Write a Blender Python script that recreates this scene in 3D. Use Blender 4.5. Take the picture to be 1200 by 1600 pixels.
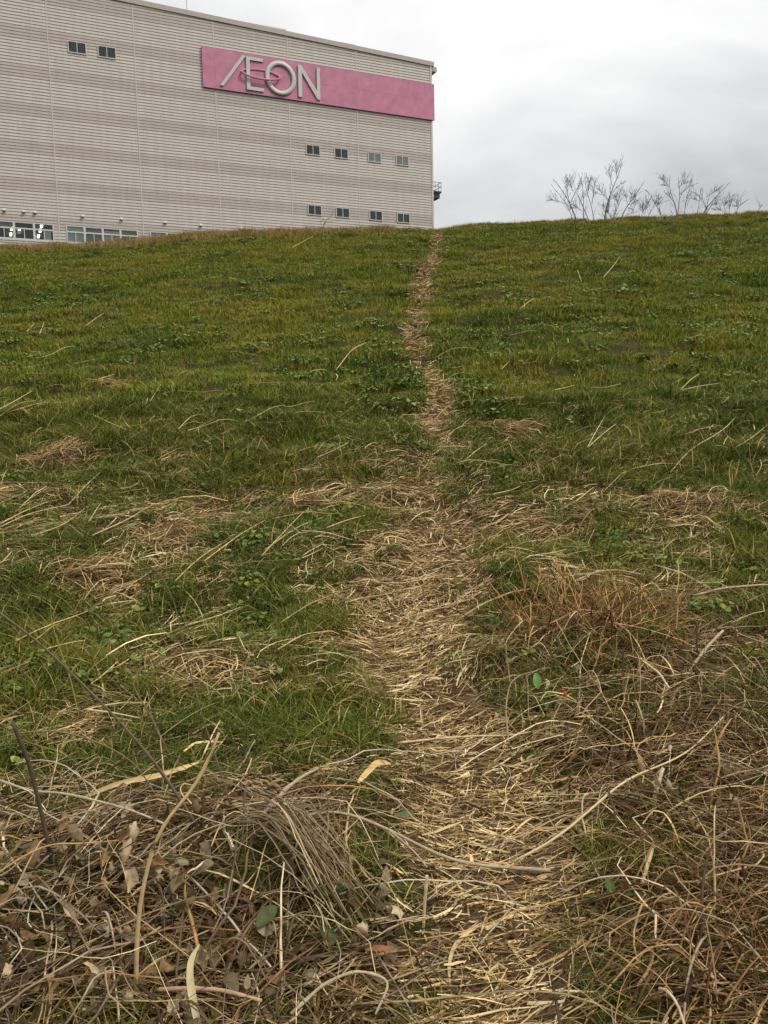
import bpy, bmesh, math, random
import numpy as np
from mathutils import Matrix, Vector

for o in list(bpy.data.objects): bpy.data.objects.remove(o)
scene = bpy.context.scene
COL = scene.collection
random.seed(7); rng = np.random.default_rng(11)

# ------------------------------------------------------------------ camera
EYE = np.array([0.0, 0.0, 1.6]); FPX = 1330.0
_p, _r = math.radians(-5.89), math.radians(-1.30)
FWD = np.array([0, math.cos(_p), math.sin(_p)]); _R = np.array([1.0, 0, 0]); _U = np.cross(_R, FWD)
RGT = math.cos(_r) * _R + math.sin(_r) * _U
UPV = -math.sin(_r) * _R + math.cos(_r) * _U
cam = bpy.data.cameras.new('camera'); cam_o = bpy.data.objects.new('camera', cam); COL.objects.link(cam_o)
cam_o.matrix_world = Matrix(((RGT[0], UPV[0], -FWD[0], EYE[0]), (RGT[1], UPV[1], -FWD[1], EYE[1]), (RGT[2], UPV[2], -FWD[2], EYE[2]), (0, 0, 0, 1)))
cam.sensor_fit = 'VERTICAL'; cam.sensor_height = 24.0; cam.lens = 24.0 * FPX / 1600.0
cam.clip_start = 0.05; cam.clip_end = 3000
scene.camera = cam_o

# ------------------------------------------------------------------ overcast sky
SKYLOC = (0.35, 0.2, 0.52)
SUN_EL, SUN_AZ = math.radians(50), math.radians(112)      # azimuth clockwise from +Y: to the right of the camera
world = bpy.data.worlds.new('World'); scene.world = world; world.use_nodes = True
nt = world.node_tree; nt.nodes.clear()
def N(tree, typ, **kw):
    n = tree.nodes.new(typ)
    for k, v in kw.items(): setattr(n, k, v)
    return n
def mth(tree, op, a, b=None, c=None):
    n = N(tree, 'ShaderNodeMath', operation=op)
    for i, v in enumerate((a, b, c)):
        if v is None: continue
        if isinstance(v, (int, float)): n.inputs[i].default_value = v
        else: tree.links.new(v, n.inputs[i])
    return n.outputs[0]
def ramp(tree, fac, stops):
    n = N(tree, 'ShaderNodeValToRGB'); cr = n.color_ramp
    while len(cr.elements) < len(stops): cr.elements.new(0.5)
    for e, (p, c) in zip(cr.elements, stops): e.position = p; e.color = (*c, 1)
    tree.links.new(fac, n.inputs[0]); return n.outputs[0]
def mixc(tree, fac, a, b, mode='MIX'):
    n = N(tree, 'ShaderNodeMix', data_type='RGBA', blend_type=mode)
    for i, v in ((0, fac), (6, a), (7, b)):
        if isinstance(v, (int, float)): n.inputs[i].default_value = v
        elif isinstance(v, tuple): n.inputs[i].default_value = (*v, 1)
        else: tree.links.new(v, n.inputs[i])
    return n.outputs[2]
sky = N(nt, 'ShaderNodeTexSky', sky_type='NISHITA', sun_disc=False)
sky.sun_elevation = SUN_EL; sky.sun_rotation = SUN_AZ; sky.air_density = 1.0; sky.dust_density = 3.0
tc = N(nt, 'ShaderNodeTexCoord')
sep = N(nt, 'ShaderNodeSeparateXYZ'); nt.links.new(tc.outputs['Generated'], sep.inputs[0])
mp = N(nt, 'ShaderNodeMapping'); mp.inputs['Location'].default_value = SKYLOC; mp.inputs['Scale'].default_value = (1.0, 1.0, 2.2)
nt.links.new(tc.outputs['Generated'], mp.inputs[0])
nz = N(nt, 'ShaderNodeTexNoise'); nz.inputs['Scale'].default_value = 1.9; nz.inputs['Detail'].default_value = 5; nz.inputs['Roughness'].default_value = .5; nz.inputs['Distortion'].default_value = .5
nt.links.new(mp.outputs[0], nz.inputs['Vector'])
elev = mth(nt, 'MAXIMUM', sep.outputs[2], 0.0)
lum = mth(nt, 'ADD', mth(nt, 'MULTIPLY', elev, 0.80), 0.62)            # overcast: brighter towards the zenith
cl = mth(nt, 'ADD', mth(nt, 'MULTIPLY', mth(nt, 'SUBTRACT', nz.outputs['Fac'], 0.5), 2.0), 1.0)
lum = mth(nt, 'MULTIPLY', lum, cl)
lum10 = mth(nt, 'MULTIPLY', lum, 7.3)
tintc = ramp(nt, lum, [(0.35, (0.93, 0.95, 1.0)), (1.0, (1.0, 0.995, 0.985))])
cloud = mixc(nt, 1.0, tintc, lum10, 'MULTIPLY')
skyc = mixc(nt, 0.93, sky.outputs[0], cloud)
bg = N(nt, 'ShaderNodeBackground'); bg.inputs['Strength'].default_value = 0.1
nt.links.new(skyc, bg.inputs[0])
wo = N(nt, 'ShaderNodeOutputWorld'); nt.links.new(bg.outputs[0], wo.inputs[0])

sun = bpy.data.lights.new('sun', 'SUN'); sun.energy = 1.5; sun.angle = math.radians(10); sun.color = (1.0, 0.95, 0.87)
sun_o = bpy.data.objects.new('sun', sun); COL.objects.link(sun_o)
sdir = Vector((math.sin(SUN_AZ) * math.cos(SUN_EL), math.cos(SUN_AZ) * math.cos(SUN_EL), math.sin(SUN_EL)))
sun_o.rotation_euler = sdir.to_track_quat('Z', 'Y').to_euler(); sun_o.location = (0, -5, 40)
vs = scene.view_settings; vs.view_transform = 'Standard'; vs.look = 'None'; vs.gamma = 1; vs.use_curve_mapping = False; vs.exposure = 0.45
scene.cycles.max_bounces = 4; scene.cycles.diffuse_bounces = 2

# ------------------------------------------------------------------ survey helpers
def ray(px, py): return FWD + RGT * ((px - 600.0) / FPX) - UPV * ((py - 800.0) / FPX)
def at_depth(px, py, Y): d = ray(px, py); return EYE + d * (Y / d[1])
def project(P):
    d = P - EYE; w = d @ FWD
    return 600 + FPX * (d @ RGT) / w, 800 - FPX * (d @ UPV) / w
_tab = np.random.default_rng(3).random((256, 256))
def vnoise(x, y):
    x = np.asarray(x, float); y = np.asarray(y, float)
    xi = np.floor(x).astype(int); yi = np.floor(y).astype(int); u = x - xi; v = y - yi
    u = u * u * (3 - 2 * u); v = v * v * (3 - 2 * v)
    t = lambda a, b: _tab[a % 256, b % 256]
    return (t(xi, yi) * (1 - u) + t(xi + 1, yi) * u) * (1 - v) + (t(xi, yi + 1) * (1 - u) + t(xi + 1, yi + 1) * u) * v
def fbm(x, y, o=3):
    s = 0; a = .5
    for k in range(o): s = s + a * vnoise(x * 2 ** k + 17.3 * k, y * 2 ** k + 5.1 * k); a *= .5
    return s / (1 - .5 ** o)
# crest line of the levee, surveyed from the picture
_cr = [(-40, 386), (0, 386), (90, 384), (170, 381), (230, 376), (300, 367), (345, 364), (420, 363), (500, 361), (560, 358), (640, 358), (672, 359), (684, 359), (700, 357), (740, 352), (860, 346), (980, 340), (1060, 337), (1200, 333), (1240, 331)]
_cp = np.array([at_depth(a, b + 3, 25.0) for a, b in _cr])
_PY = np.array([-3000, -30, -4, 0, 2, 3.5, 5, 6.5, 8, 10, 16, 22, 24, 25, 26, 28, 31, 33, 42, 50, 3000.])
_PZ = np.array([-.2, -.2, -.05, 0, .1, .27, .55, .95, 1.46, 2.13, 4.2, 6.18, 6.84, 7.15, 7.36, 7.5, 7.5, 7.2, 3.2, 1.8, 1.8]) / 7.15
_yy = np.linspace(-40, 60, 4001); _zz = np.interp(_yy, _PY, _PZ); _k = np.hanning(41); _k /= _k.sum()
_zz = np.convolve(np.pad(_zz, 20, mode='edge'), _k, 'valid')
def bare(X, Y):
    X = np.asarray(X, float); Y = np.asarray(Y, float)
    pr = np.where((Y > -39) & (Y < 59), np.interp(Y, _yy, _zz), np.interp(Y, _PY, _PZ))
    H = np.interp(X * 25.0 / np.maximum(Y, 18.0), _cp[:, 0], _cp[:, 2])
    return pr * H
# footpath: photo row -> left and right edge
_path = [(364, 676, 689), (385, 673, 690), (405, 664, 688), (425, 648, 682), (440, 643, 676), (470, 638, 668), (500, 634, 664), (530, 634, 660), (555, 638, 666), (575, 655, 678), (600, 668, 700), (625, 672, 706), (640, 640, 735), (655, 636, 712), (680, 660, 706), (710, 655, 704), (740, 646, 704), (770, 640, 712), (800, 640, 726), (850, 640, 760), (900, 615, 775), (950, 575, 750), (1000, 545, 730), (1050, 560, 725), (1100, 600, 768), (1150, 630, 830), (1200, 628, 862), (1300, 640, 890), (1400, 655, 890), (1500, 655, 920), (1600, 660, 930), (1700, 660, 950)]
_pa = np.array(_path, float)
def ground_hit(px, py):
    d = ray(px, py); t = np.geomspace(1.2, 40, 1500)
    P = EYE + d[None] * (t / d[1])[:, None]
    i = np.argmax(P[:, 2] <= bare(P[:, 0], P[:, 1]))
    return P[i] if P[i, 2] <= bare(P[i, 0], P[i, 1]) else P[-1]
_ph = np.array([[*ground_hit(a, y)[:2], *ground_hit(b, y)[:2]] for y, a, b in _path])
_po = np.argsort(_ph[:, 1]); _ph = _ph[_po]
def path_edges(Y): return np.interp(Y, _ph[:, 1], _ph[:, 0]), np.interp(Y, _ph[:, 3], _ph[:, 2])
def path_mask(X, Y, soft=.12):
    a, b = path_edges(Y); w = np.minimum(X - a, b - X) + (fbm(X * 5, Y * 5) - .5) * .25 * np.clip((b - a) / .6, .3, 1)
    return np.clip(w / soft + .5, 0, 1) * (np.asarray(Y) < 24.9)
def mound(X, Y):      # the dead vines in front have built up low mounds of litter
    g = lambda cx, cy, rx, ry, h: h * np.exp(-((X - cx) / rx) ** 2 - ((Y - cy) / ry) ** 2)
    return g(-.75, 2.55, .55, .4, .06) + g(-.2, 2.75, .3, .25, .05) + g(1.35, 3.6, .7, .5, .05) + g(1.3, 2.5, .6, .5, .05) + g(.98, 4.2, .5, .28, .09)
def ground(X, Y):
    X = np.asarray(X, float); Y = np.asarray(Y, float)
    z = bare(X, Y); fade = np.clip((Y - 1.0) / 2, 0, 1) * np.clip((40 - Y) / 10, 0, 1)
    amp = np.interp(Y, [0, 5, 9, 16, 26], [.05, .10, .13, .17, .13])
    b = (fbm(X * 1.1, Y * 1.9, 3) - .5) * amp * 1.6 + (fbm(X * 5 + 9, Y * 7 + 3, 2) - .5) * amp * .45
    return z + b * fade + mound(X, Y) - .05 * path_mask(X, Y, .25) * fade
def nrm(X, Y):
    e = .15; gx = (bare(X + e, Y) - bare(X - e, Y)) / (2 * e); gy = (bare(X, Y + e) - bare(X, Y - e)) / (2 * e)
    return gx, gy
def G(px, py, lift=0.0):
    p = ground_hit(px, py); return np.array([p[0], p[1], float(ground(p[0], p[1])) + lift])

# ------------------------------------------------------------------ object helpers
def tag(o, label=None, cat=None, group=None, kind=None):
    if label: o['label'] = label
    if cat: o['category'] = cat
    if group: o['group'] = group
    if kind: o['kind'] = kind
    return o
def empty(name, loc=(0, 0, 0), rz=0.0):
    o = bpy.data.objects.new(name, None); COL.objects.link(o); o.location = loc; o.rotation_euler = (0, 0, rz); o.empty_display_size = .1; return o
def link(name, me, mat=None, parent=None, loc=None):
    o = bpy.data.objects.new(name, me); COL.objects.link(o)
    if mat is not None and len(me.materials) == 0:
        for m in (mat if isinstance(mat, (list, tuple)) else [mat]): me.materials.append(m)
    if parent is not None: o.parent = parent
    if loc is not None: o.location = loc
    return o
def raw_mesh(name, V, F, tint=None, attr=None, smooth=False):
    """V (n,3), F (m,k) int array with constant k"""
    V = np.asarray(V, np.float32); F = np.asarray(F, np.int32); me = bpy.data.meshes.new(name)
    me.vertices.add(len(V)); me.vertices.foreach_set('co', V.ravel())
    k = F.shape[1]; me.loops.add(F.size); me.loops.foreach_set('vertex_index', F.ravel())
    me.polygons.add(len(F)); me.polygons.foreach_set('loop_start', np.arange(0, F.size, k, dtype=np.int32))
    if smooth: me.polygons.foreach_set('use_smooth', np.ones(len(F), bool))
    if tint is not None:
        a = me.attributes.new('tint', 'FLOAT_COLOR', 'POINT'); c = np.ones((len(V), 4), np.float32); c[:, :3] = tint; a.data.foreach_set('color', c.ravel())
    for nm, v in (attr or {}).items():
        a = me.attributes.new(nm, 'FLOAT', 'POINT'); a.data.foreach_set('value', np.asarray(v, np.float32).ravel())
    me.update(calc_edges=True); return me
def ribbons(P, W, A):
    """P (n,s,3) centre lines, W (n,s) half widths, A (n,s,3) unit width axes -> V, F, strand index of each vertex"""
    n, s, _ = P.shape
    V = np.stack([P - A * W[..., None], P + A * W[..., None]], 2).reshape(-1, 3)
    i = np.arange(n)[:, None] * (2 * s) + np.arange(s - 1)[None] * 2
    F = np.stack([i, i + 1, i + 3, i + 2], -1).reshape(-1, 4)
    return V, F, np.repeat(np.arange(n), 2 * s)
def tubes(P, Rr, sides=3, flat=None):
    n, s, _ = P.shape
    T = np.gradient(P, axis=1); T /= np.linalg.norm(T, axis=2, keepdims=True) + 1e-9
    ref = np.where(np.abs(T[..., 2:3]) > .9, np.array([1.0, 0, 0]), np.array([0, 0, 1.0]))
    B1 = np.cross(T, ref); B1 /= np.linalg.norm(B1, axis=2, keepdims=True) + 1e-9; B2 = np.cross(T, B1)
    if flat is not None: B2 = B2 * flat[:, None, None]
    a = np.arange(sides) * 2 * np.pi / sides
    V = (P[:, :, None] + (B1[:, :, None] * np.cos(a)[:, None] + B2[:, :, None] * np.sin(a)[:, None]) * Rr[:, :, None, None]).reshape(-1, 3)
    base = np.arange(n)[:, None, None] * (s * sides) + np.arange(s - 1)[None, :, None] * sides
    j = np.arange(sides)[None, None]; jn = (j + 1) % sides
    F = np.stack([base + j, base + jn, base + sides + jn, base + sides + j], -1).reshape(-1, 4)
    return V, F, np.repeat(np.arange(n), s * sides)
def unit(v): return v / (np.linalg.norm(v, axis=-1, keepdims=True) + 1e-9)
def box(bm, x0, x1, y0, y1, z0, z1, M=None):
    vs_ = [bm.verts.new((x, y, z)) for x in (x0, x1) for y in (y0, y1) for z in (z0, z1)]
    for f in ((0, 1, 3, 2), (4, 6, 7, 5), (0, 4, 5, 1), (2, 3, 7, 6), (0, 2, 6, 4), (1, 5, 7, 3)): bm.faces.new([vs_[i] for i in f])
def bm_mesh(name, fn):
    bm = bmesh.new(); fn(bm); bmesh.ops.recalc_face_normals(bm, faces=bm.faces); me = bpy.data.meshes.new(name); bm.to_mesh(me); bm.free(); return me

# ------------------------------------------------------------------ materials
def material(name):
    m = bpy.data.materials.new(name); m.use_nodes = True; t = m.node_tree; return m, t, t.nodes['Principled BSDF']
def simple(name, c, rough=.7, var=.08, scale=6.0, spec=.3, metal=0.0):
    m, t, b = material(name); tcx = N(t, 'ShaderNodeTexCoord'); n = N(t, 'ShaderNodeTexNoise'); n.inputs['Scale'].default_value = scale; n.inputs['Detail'].default_value = 4
    t.links.new(tcx.outputs['Object'], n.inputs['Vector'])
    col = ramp(t, n.outputs['Fac'], [(.25, tuple(x * (1 - var) for x in c)), (.75, tuple(min(1, x * (1 + var)) for x in c))])
    t.links.new(col, b.inputs['Base Color']); b.inputs['Roughness'].default_value = rough; b.inputs['Specular IOR Level'].default_value = spec; b.inputs['Metallic'].default_value = metal
    return m
def tinted(name, rough=.7, spec=.06, scale=30.0, var=.25, trans=0.0):
    m, t, b = material(name); a = N(t, 'ShaderNodeAttribute', attribute_name='tint'); g = N(t, 'ShaderNodeNewGeometry')
    n = N(t, 'ShaderNodeTexNoise'); n.inputs['Scale'].default_value = scale; n.inputs['Detail'].default_value = 3; t.links.new(g.outputs['Position'], n.inputs['Vector'])
    k = mth(t, 'ADD', mth(t, 'MULTIPLY', mth(t, 'SUBTRACT', n.outputs['Fac'], .5), var * 2), 1.0)
    c = mixc(t, 1.0, a.outputs['Color'], k, 'MULTIPLY'); t.links.new(c, b.inputs['Base Color'])
    b.inputs['Roughness'].default_value = rough; b.inputs['Specular IOR Level'].default_value = spec
    if trans:
        tr = N(t, 'ShaderNodeBsdfTranslucent'); t.links.new(c, tr.inputs[0]); mx = N(t, 'ShaderNodeMixShader'); mx.inputs[0].default_value = trans
        out = t.nodes['Material Output']; t.links.new(b.outputs[0], mx.inputs[1]); t.links.new(tr.outputs[0], mx.inputs[2]); t.links.new(mx.outputs[0], out.inputs[0])
    return m
def plantmat(name, stops, dry, drylim=.9, trans=.2, spec=.05, rough=.65):
    """colour from the tuft's own hue and from each blade's own value"""
    m, t, b = material(name); h = N(t, 'ShaderNodeAttribute', attribute_name='hue', attribute_type='INSTANCER'); v = N(t, 'ShaderNodeAttribute', attribute_name='val')
    f = mth(t, 'ADD', h.outputs['Fac'], mth(t, 'MULTIPLY', mth(t, 'SUBTRACT', v.outputs['Fac'], .5), .5))
    c = ramp(t, f, stops); c = mixc(t, mth(t, 'GREATER_THAN', v.outputs['Fac'], drylim), c, dry)
    t.links.new(c, b.inputs['Base Color']); b.inputs['Roughness'].default_value = rough; b.inputs['Specular IOR Level'].default_value = spec
    return m
M = {}
M['straw'] = tinted('straw', .6, .08); M['vine'] = tinted('vine', .7, .06, 60, .3); M['leafdead'] = tinted('dead_leaf', .75, .06, 45, .4, .15)
M['leafgreen'] = tinted('green_leaf', .45, .2, 25, .2, .2); M['bark'] = tinted('bark', .85, .15, 8, .2)
M['grass'] = plantmat('grass', [(0, (.245, .215, .030)), (.3, (.185, .205, .022)), (.6, (.115, .170, .017)), (1, (.040, .085, .010))], (.42, .30, .11), .93, 0)
M['grassnear'] = plantmat('grass_near', [(0, (.150, .142, .022)), (.5, (.072, .106, .014)), (1, (.033, .066, .010))], (.44, .32, .12), .92, 0)
M['weed'] = plantmat('weed', [(0, (.170, .215, .030)), (.5, (.090, .150, .022)), (1, (.042, .090, .016))], (.26, .28, .08), .94, 0, .12, .5)
M['drygrass'] = plantmat('dry_grass', [(0, (.46, .33, .15)), (.5, (.36, .21, .09)), (1, (.22, .15, .06))], (.12, .14, .04), .85, 0)
# ground
m, t, b = material('ground'); g = N(t, 'ShaderNodeNewGeometry'); M['ground'] = m
n1 = N(t, 'ShaderNodeTexNoise'); n1.inputs['Scale'].default_value = 2.2; n1.inputs['Detail'].default_value = 6; n1.inputs['Roughness'].default_value = .65; t.links.new(g.outputs['Position'], n1.inputs['Vector'])
n2 = N(t, 'ShaderNodeTexNoise'); n2.inputs['Scale'].default_value = 38; n2.inputs['Detail'].default_value = 4; t.links.new(g.outputs['Position'], n2.inputs['Vector'])
c1 = ramp(t, n1.outputs['Fac'], [(.3, (.032, .026, .011)), (.55, (.045, .048, .012)), (.75, (.062, .056, .020))])
c2 = ramp(t, n2.outputs['Fac'], [(.3, (.55, .55, .55)), (.75, (1.5, 1.4, 1.3))])
t.links.new(mixc(t, 1.0, c1, c2, 'MULTIPLY'), b.inputs['Base Color']); b.inputs['Roughness'].default_value = .95; b.inputs['Specular IOR Level'].default_value = .1
bp = N(t, 'ShaderNodeBump'); bp.inputs['Strength'].default_value = .6; bp.inputs['Distance'].default_value = .03; t.links.new(n2.outputs['Fac'], bp.inputs['Height']); t.links.new(bp.outputs[0], b.inputs['Normal'])
# footpath soil with trodden chaff
m, t, b = material('footpath'); g = N(t, 'ShaderNodeNewGeometry'); M['path'] = m
n1 = N(t, 'ShaderNodeTexNoise'); n1.inputs['Scale'].default_value = 6; n1.inputs['Detail'].default_value = 6; t.links.new(g.outputs['Position'], n1.inputs['Vector'])
n2 = N(t, 'ShaderNodeTexNoise'); n2.inputs['Scale'].default_value = 70; n2.inputs['Detail'].default_value = 4; t.links.new(g.outputs['Position'], n2.inputs['Vector'])
c1 = ramp(t, n1.outputs['Fac'], [(.3, (.055, .036, .021)), (.6, (.12, .082, .047)), (.8, (.19, .13, .075))])
c2 = ramp(t, n2.outputs['Fac'], [(.3, (.6, .6, .6)), (.7, (1.35, 1.3, 1.2))])
t.links.new(mixc(t, 1.0, c1, c2, 'MULTIPLY'), b.inputs['Base Color']); b.inputs['Roughness'].default_value = .95; b.inputs['Specular IOR Level'].default_value = .1
bp = N(t, 'ShaderNodeBump'); bp.inputs['Strength'].default_value = .7; bp.inputs['Distance'].default_value = .02; t.links.new(n2.outputs['Fac'], bp.inputs['Height']); t.links.new(bp.outputs[0], b.inputs['Normal'])
# wall cladding: weathered painted metal, faint vertical run marks
def cladding(name, c):
    m, t, b = material(name); tcx = N(t, 'ShaderNodeTexCoord'); mpx = N(t, 'ShaderNodeMapping'); mpx.inputs['Scale'].default_value = (1.2, 1.2, .12); t.links.new(tcx.outputs['Object'], mpx.inputs[0])
    n = N(t, 'ShaderNodeTexNoise'); n.inputs['Scale'].default_value = 2.0; n.inputs['Detail'].default_value = 5; t.links.new(mpx.outputs[0], n.inputs['Vector'])
    t.links.new(ramp(t, n.outputs['Fac'], [(.3, tuple(x * .9 for x in c)), (.7, tuple(x * 1.06 for x in c))]), b.inputs['Base Color'])
    b.inputs['Roughness'].default_value = .5; b.inputs['Specular IOR Level'].default_value = .3; return m
M['clad'] = cladding('cladding_beige', (.61, .565, .505)); M['cladpink'] = cladding('cladding_pink', (.50, .435, .40))
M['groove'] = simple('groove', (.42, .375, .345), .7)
M['trim'] = simple('trim', (.57, .52, .45), .5); M['frame'] = simple('aluminium_frame', (.60, .60, .57), .4)
M['coping'] = simple('coping', (.44, .40, .34), .5)
M['signpink'] = simple('sign_pink', (.52, .205, .30), .55, .16, 1.3); M['signedge'] = simple('sign_edge', (.20, .05, .09), .6)
M['letter'] = simple('letter_grey', (.55, .555, .53), .45, .05); M['letteredge'] = simple('letter_edge', (.15, .13, .13), .6)
M['dark'] = simple('dark_steel', (.045, .045, .045), .6); M['rail'] = simple('rail_steel', (.25, .26, .27), .5)
M['room'] = simple('room_wall', (.12, .11, .10), .9); M['blind'] = simple('blind', (.30, .32, .29), .8); M['blindpale'] = simple('blind_pale', (.66, .69, .64), .8)
M['curtain'] = simple('curtain_dark', (.05, .049, .047), .9, .25, 9)
M['white'] = simple('white_plastic', (.75, .75, .73), .5); M['ventdark'] = simple('vent_shadow', (.03, .03, .03), .8); M['roof'] = simple('roof_metal', (.3, .3, .29), .6); M['wallside'] = M['clad']
m, t, b = material('lamp'); b.inputs['Base Color'].default_value = (.9, .9, .9, 1); b.inputs['Emission Color'].default_value = (1, .98, .92, 1); b.inputs['Emission Strength'].default_value = 1.6; M['lamp'] = m
m, t, b = material('window_glass'); M['glass'] = m
tr = N(t, 'ShaderNodeBsdfTransparent'); tr.inputs[0].default_value = (.93, .96, .95, 1); gl = N(t, 'ShaderNodeBsdfGlossy'); gl.inputs['Roughness'].default_value = .03
fr = N(t, 'ShaderNodeFresnel'); fr.inputs[0].default_value = 1.5; mx = N(t, 'ShaderNodeMixShader'); t.links.new(fr.outputs[0], mx.inputs[0]); t.links.new(tr.outputs[0], mx.inputs[1]); t.links.new(gl.outputs[0], mx.inputs[2])
t.links.new(mx.outputs[0], t.nodes['Material Output'].inputs[0])

# ------------------------------------------------------------------ terrain
def axis(a, b, st, far):
    core = np.arange(a, b + 1e-6, st); out = st * 2 * 1.35 ** np.arange(60); up = b + np.cumsum(out); dn = a - np.cumsum(out)
    return np.concatenate([dn[dn > -far][::-1], core, up[up < far]])
def grid_mesh(name, xs, ys, zf):
    X, Y = np.meshgrid(xs, ys, indexing='ij'); Z = zf(X, Y); V = np.stack([X, Y, Z], -1).reshape(-1, 3)
    ny = len(ys); i = (np.arange(len(xs) - 1)[:, None] * ny + np.arange(ny - 1)[None]).ravel()
    return raw_mesh(name, V, np.stack([i, i + ny, i + ny + 1, i + 1], -1), smooth=True)
tag(link('grassy_levee_ground', grid_mesh('ground', axis(-15, 15, .11, 1500), np.concatenate([axis(1, 30, .1, 1500)]), ground), M['ground']), kind='structure')
# footpath sheet, ragged edges, lying just over the soil
ys = np.concatenate([np.arange(1.2, 9, .05), np.arange(9, 24.95, .1)]); V = []
for y in ys:
    a, b_ = path_edges(y); w = b_ - a
    a = a + (vnoise(y * 4, 1.5) - .5) * .25 * min(1, w / .5); b_ = b_ + (vnoise(y * 4, 7.5) - .5) * .25 * min(1, w / .5)
    for u in np.linspace(0, 1, 15): x = a + (b_ - a) * u; V.append((x, y, float(ground(x, y)) + .016 - .02 * (abs(u - .5) > .49)))
V = np.array(V); i = (np.arange(len(ys) - 1)[:, None] * 15 + np.arange(14)[None]).ravel()
tag(link('footpath', raw_mesh('footpath', V, np.stack([i, i + 1, i + 16, i + 15], -1), smooth=True), M['path']), kind='structure')

# ------------------------------------------------------------------ the building
D0 = ray(675.6, 230); CORNER = np.array([D0[0] / D0[1], 1, 0]) * 95.0
YAW = math.radians(65.2); TX = np.array([math.sin(YAW), math.cos(YAW), 0]); NX = np.array([TX[1], -TX[0], 0])   # along the wall, out of the wall
def wall_uv(px, py):
    d = ray(px, py); k = (NX @ CORNER) / (NX @ d); P = d * k
    return (P - CORNER) @ TX, P[2] + 1.6
# building frame: local x along the wall to its right corner, y into the building, z up
bld = empty('commercial_building', (CORNER[0], CORNER[1], 0), math.atan2(TX[1], TX[0]))
tag(bld, 'huge beige clad commercial building with pinkish stripes behind the grassy levee', 'building')
ZTOP = lambda s: 39.83 - .028 * s
ROW = .268; ZR0 = 20.10 - 75 * ROW            # row boundaries at ZR0 + k*ROW
BAYS = [-60.4, -53.03, -45.66, -38.29, -30.87, -23.46, -16.10, -8.73, -0.12]
SMALL = [(a, b_, z0, z1) for a, b_, z0, z1 in [(-14.39, -13.02, 28.85, 29.70), (-11.32, -9.94, 28.85, 29.70), (-7.56, -6.20, 28.85, 29.70), (-4.36, -2.97, 28.85, 29.70), (-14.39, -13.02, 22.95, 23.81), (-11.32, -9.94, 22.95, 23.81), (-7.56, -6.20, 22.95, 23.81), (-4.36, -2.97, 22.95, 23.81), (-36.59, -35.15, 35.21, 36.08), (-34.04, -32.58, 35.21, 36.08)]]
STRIPS = [(-45.32, -38.75, 4), (-37.70, -31.38, 4), (-30.28, -24.0, 4)]
SZ0, SZ1 = 20.10 - 6 * ROW, 20.10
def siding(s0, s1):
    V, F, mi = [], [], []
    def q(pts, k): n = len(V); V.extend(pts); F.append((n, n + 1, n + 2, n + 3)); mi.append(k)
    for k in range(160):
        z0, z1 = ZR0 + k * ROW, ZR0 + (k + 1) * ROW
        top = min(ZTOP(s0), ZTOP(s1)) - .2
        if z0 > max(ZTOP(s0), ZTOP(s1)) - .25: break
        z1m = min(z1, ZTOP(s1) - .1)
        if z1m - z0 < .06: z1m = z1
        pink = ((k - 73) % 12) in (0, 1, 2, 3)
        segs = [(s0, s1)]
        if z0 >= SZ0 - .01 and z1 <= SZ1 + .01:
            for a, b_, n in STRIPS:
                new = []
                for p, r in segs:
                    if b_ <= p or a >= r: new.append((p, r)); continue
                    if a > p: new.append((p, a))
                    if b_ < r: new.append((b_, r))
                segs = new
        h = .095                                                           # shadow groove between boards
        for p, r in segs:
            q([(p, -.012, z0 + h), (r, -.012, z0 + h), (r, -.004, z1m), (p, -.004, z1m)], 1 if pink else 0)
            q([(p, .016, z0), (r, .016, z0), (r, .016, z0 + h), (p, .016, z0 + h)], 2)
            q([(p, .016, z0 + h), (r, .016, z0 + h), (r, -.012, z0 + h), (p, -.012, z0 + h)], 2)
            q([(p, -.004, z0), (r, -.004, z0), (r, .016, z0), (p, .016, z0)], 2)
    me = raw_mesh('siding', V, F); me.polygons.foreach_set('material_index', np.array(mi, np.int32)); 
    for mm in ('clad', 'cladpink', 'groove'): me.materials.append(M[mm])
    return me
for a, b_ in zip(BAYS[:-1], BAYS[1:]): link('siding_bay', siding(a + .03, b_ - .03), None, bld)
for s in BAYS[1:-1]: link('joint_strip', bm_mesh('joint', lambda bm: box(bm, s - .045, s + .045, -.03, .03, 0, ZTOP(s) - .43)), M['trim'], bld)
link('corner_trim', bm_mesh('corner', lambda bm: box(bm, -.16, .04, -.05, .2, 0, ZTOP(0) - .44)), M['trim'], bld)
def coping(bm):
    for (y0, y1, d0, d1) in ((-.12, .45, .44, 0),):
        vs_ = [bm.verts.new((s, y, ZTOP(s) - d)) for s in (-60.5, .30) for y in (y0, y1) for d in (d0, d1)]
        for f in ((0, 1, 3, 2), (4, 6, 7, 5), (0, 4, 5, 1), (2, 3, 7, 6), (0, 2, 6, 4), (1, 5, 7, 3)): bm.faces.new([vs_[i] for i in f])
link('coping', bm_mesh('coping', coping), M['coping'], bld)
link('right_wall', bm_mesh('rw', lambda bm: box(bm, -.3, -.02, .2, 45, 0, 39.3)), M['clad'], bld)
link('left_wall', bm_mesh('lw', lambda bm: box(bm, -60.4, -60.1, .1, 45, 0, 40.8)), M['clad'], bld)
link('rear_wall', bm_mesh('bw', lambda bm: box(bm, -60.1, -.3, 44.6, 44.9, 0, 39.2)), M['clad'], bld)
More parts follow.
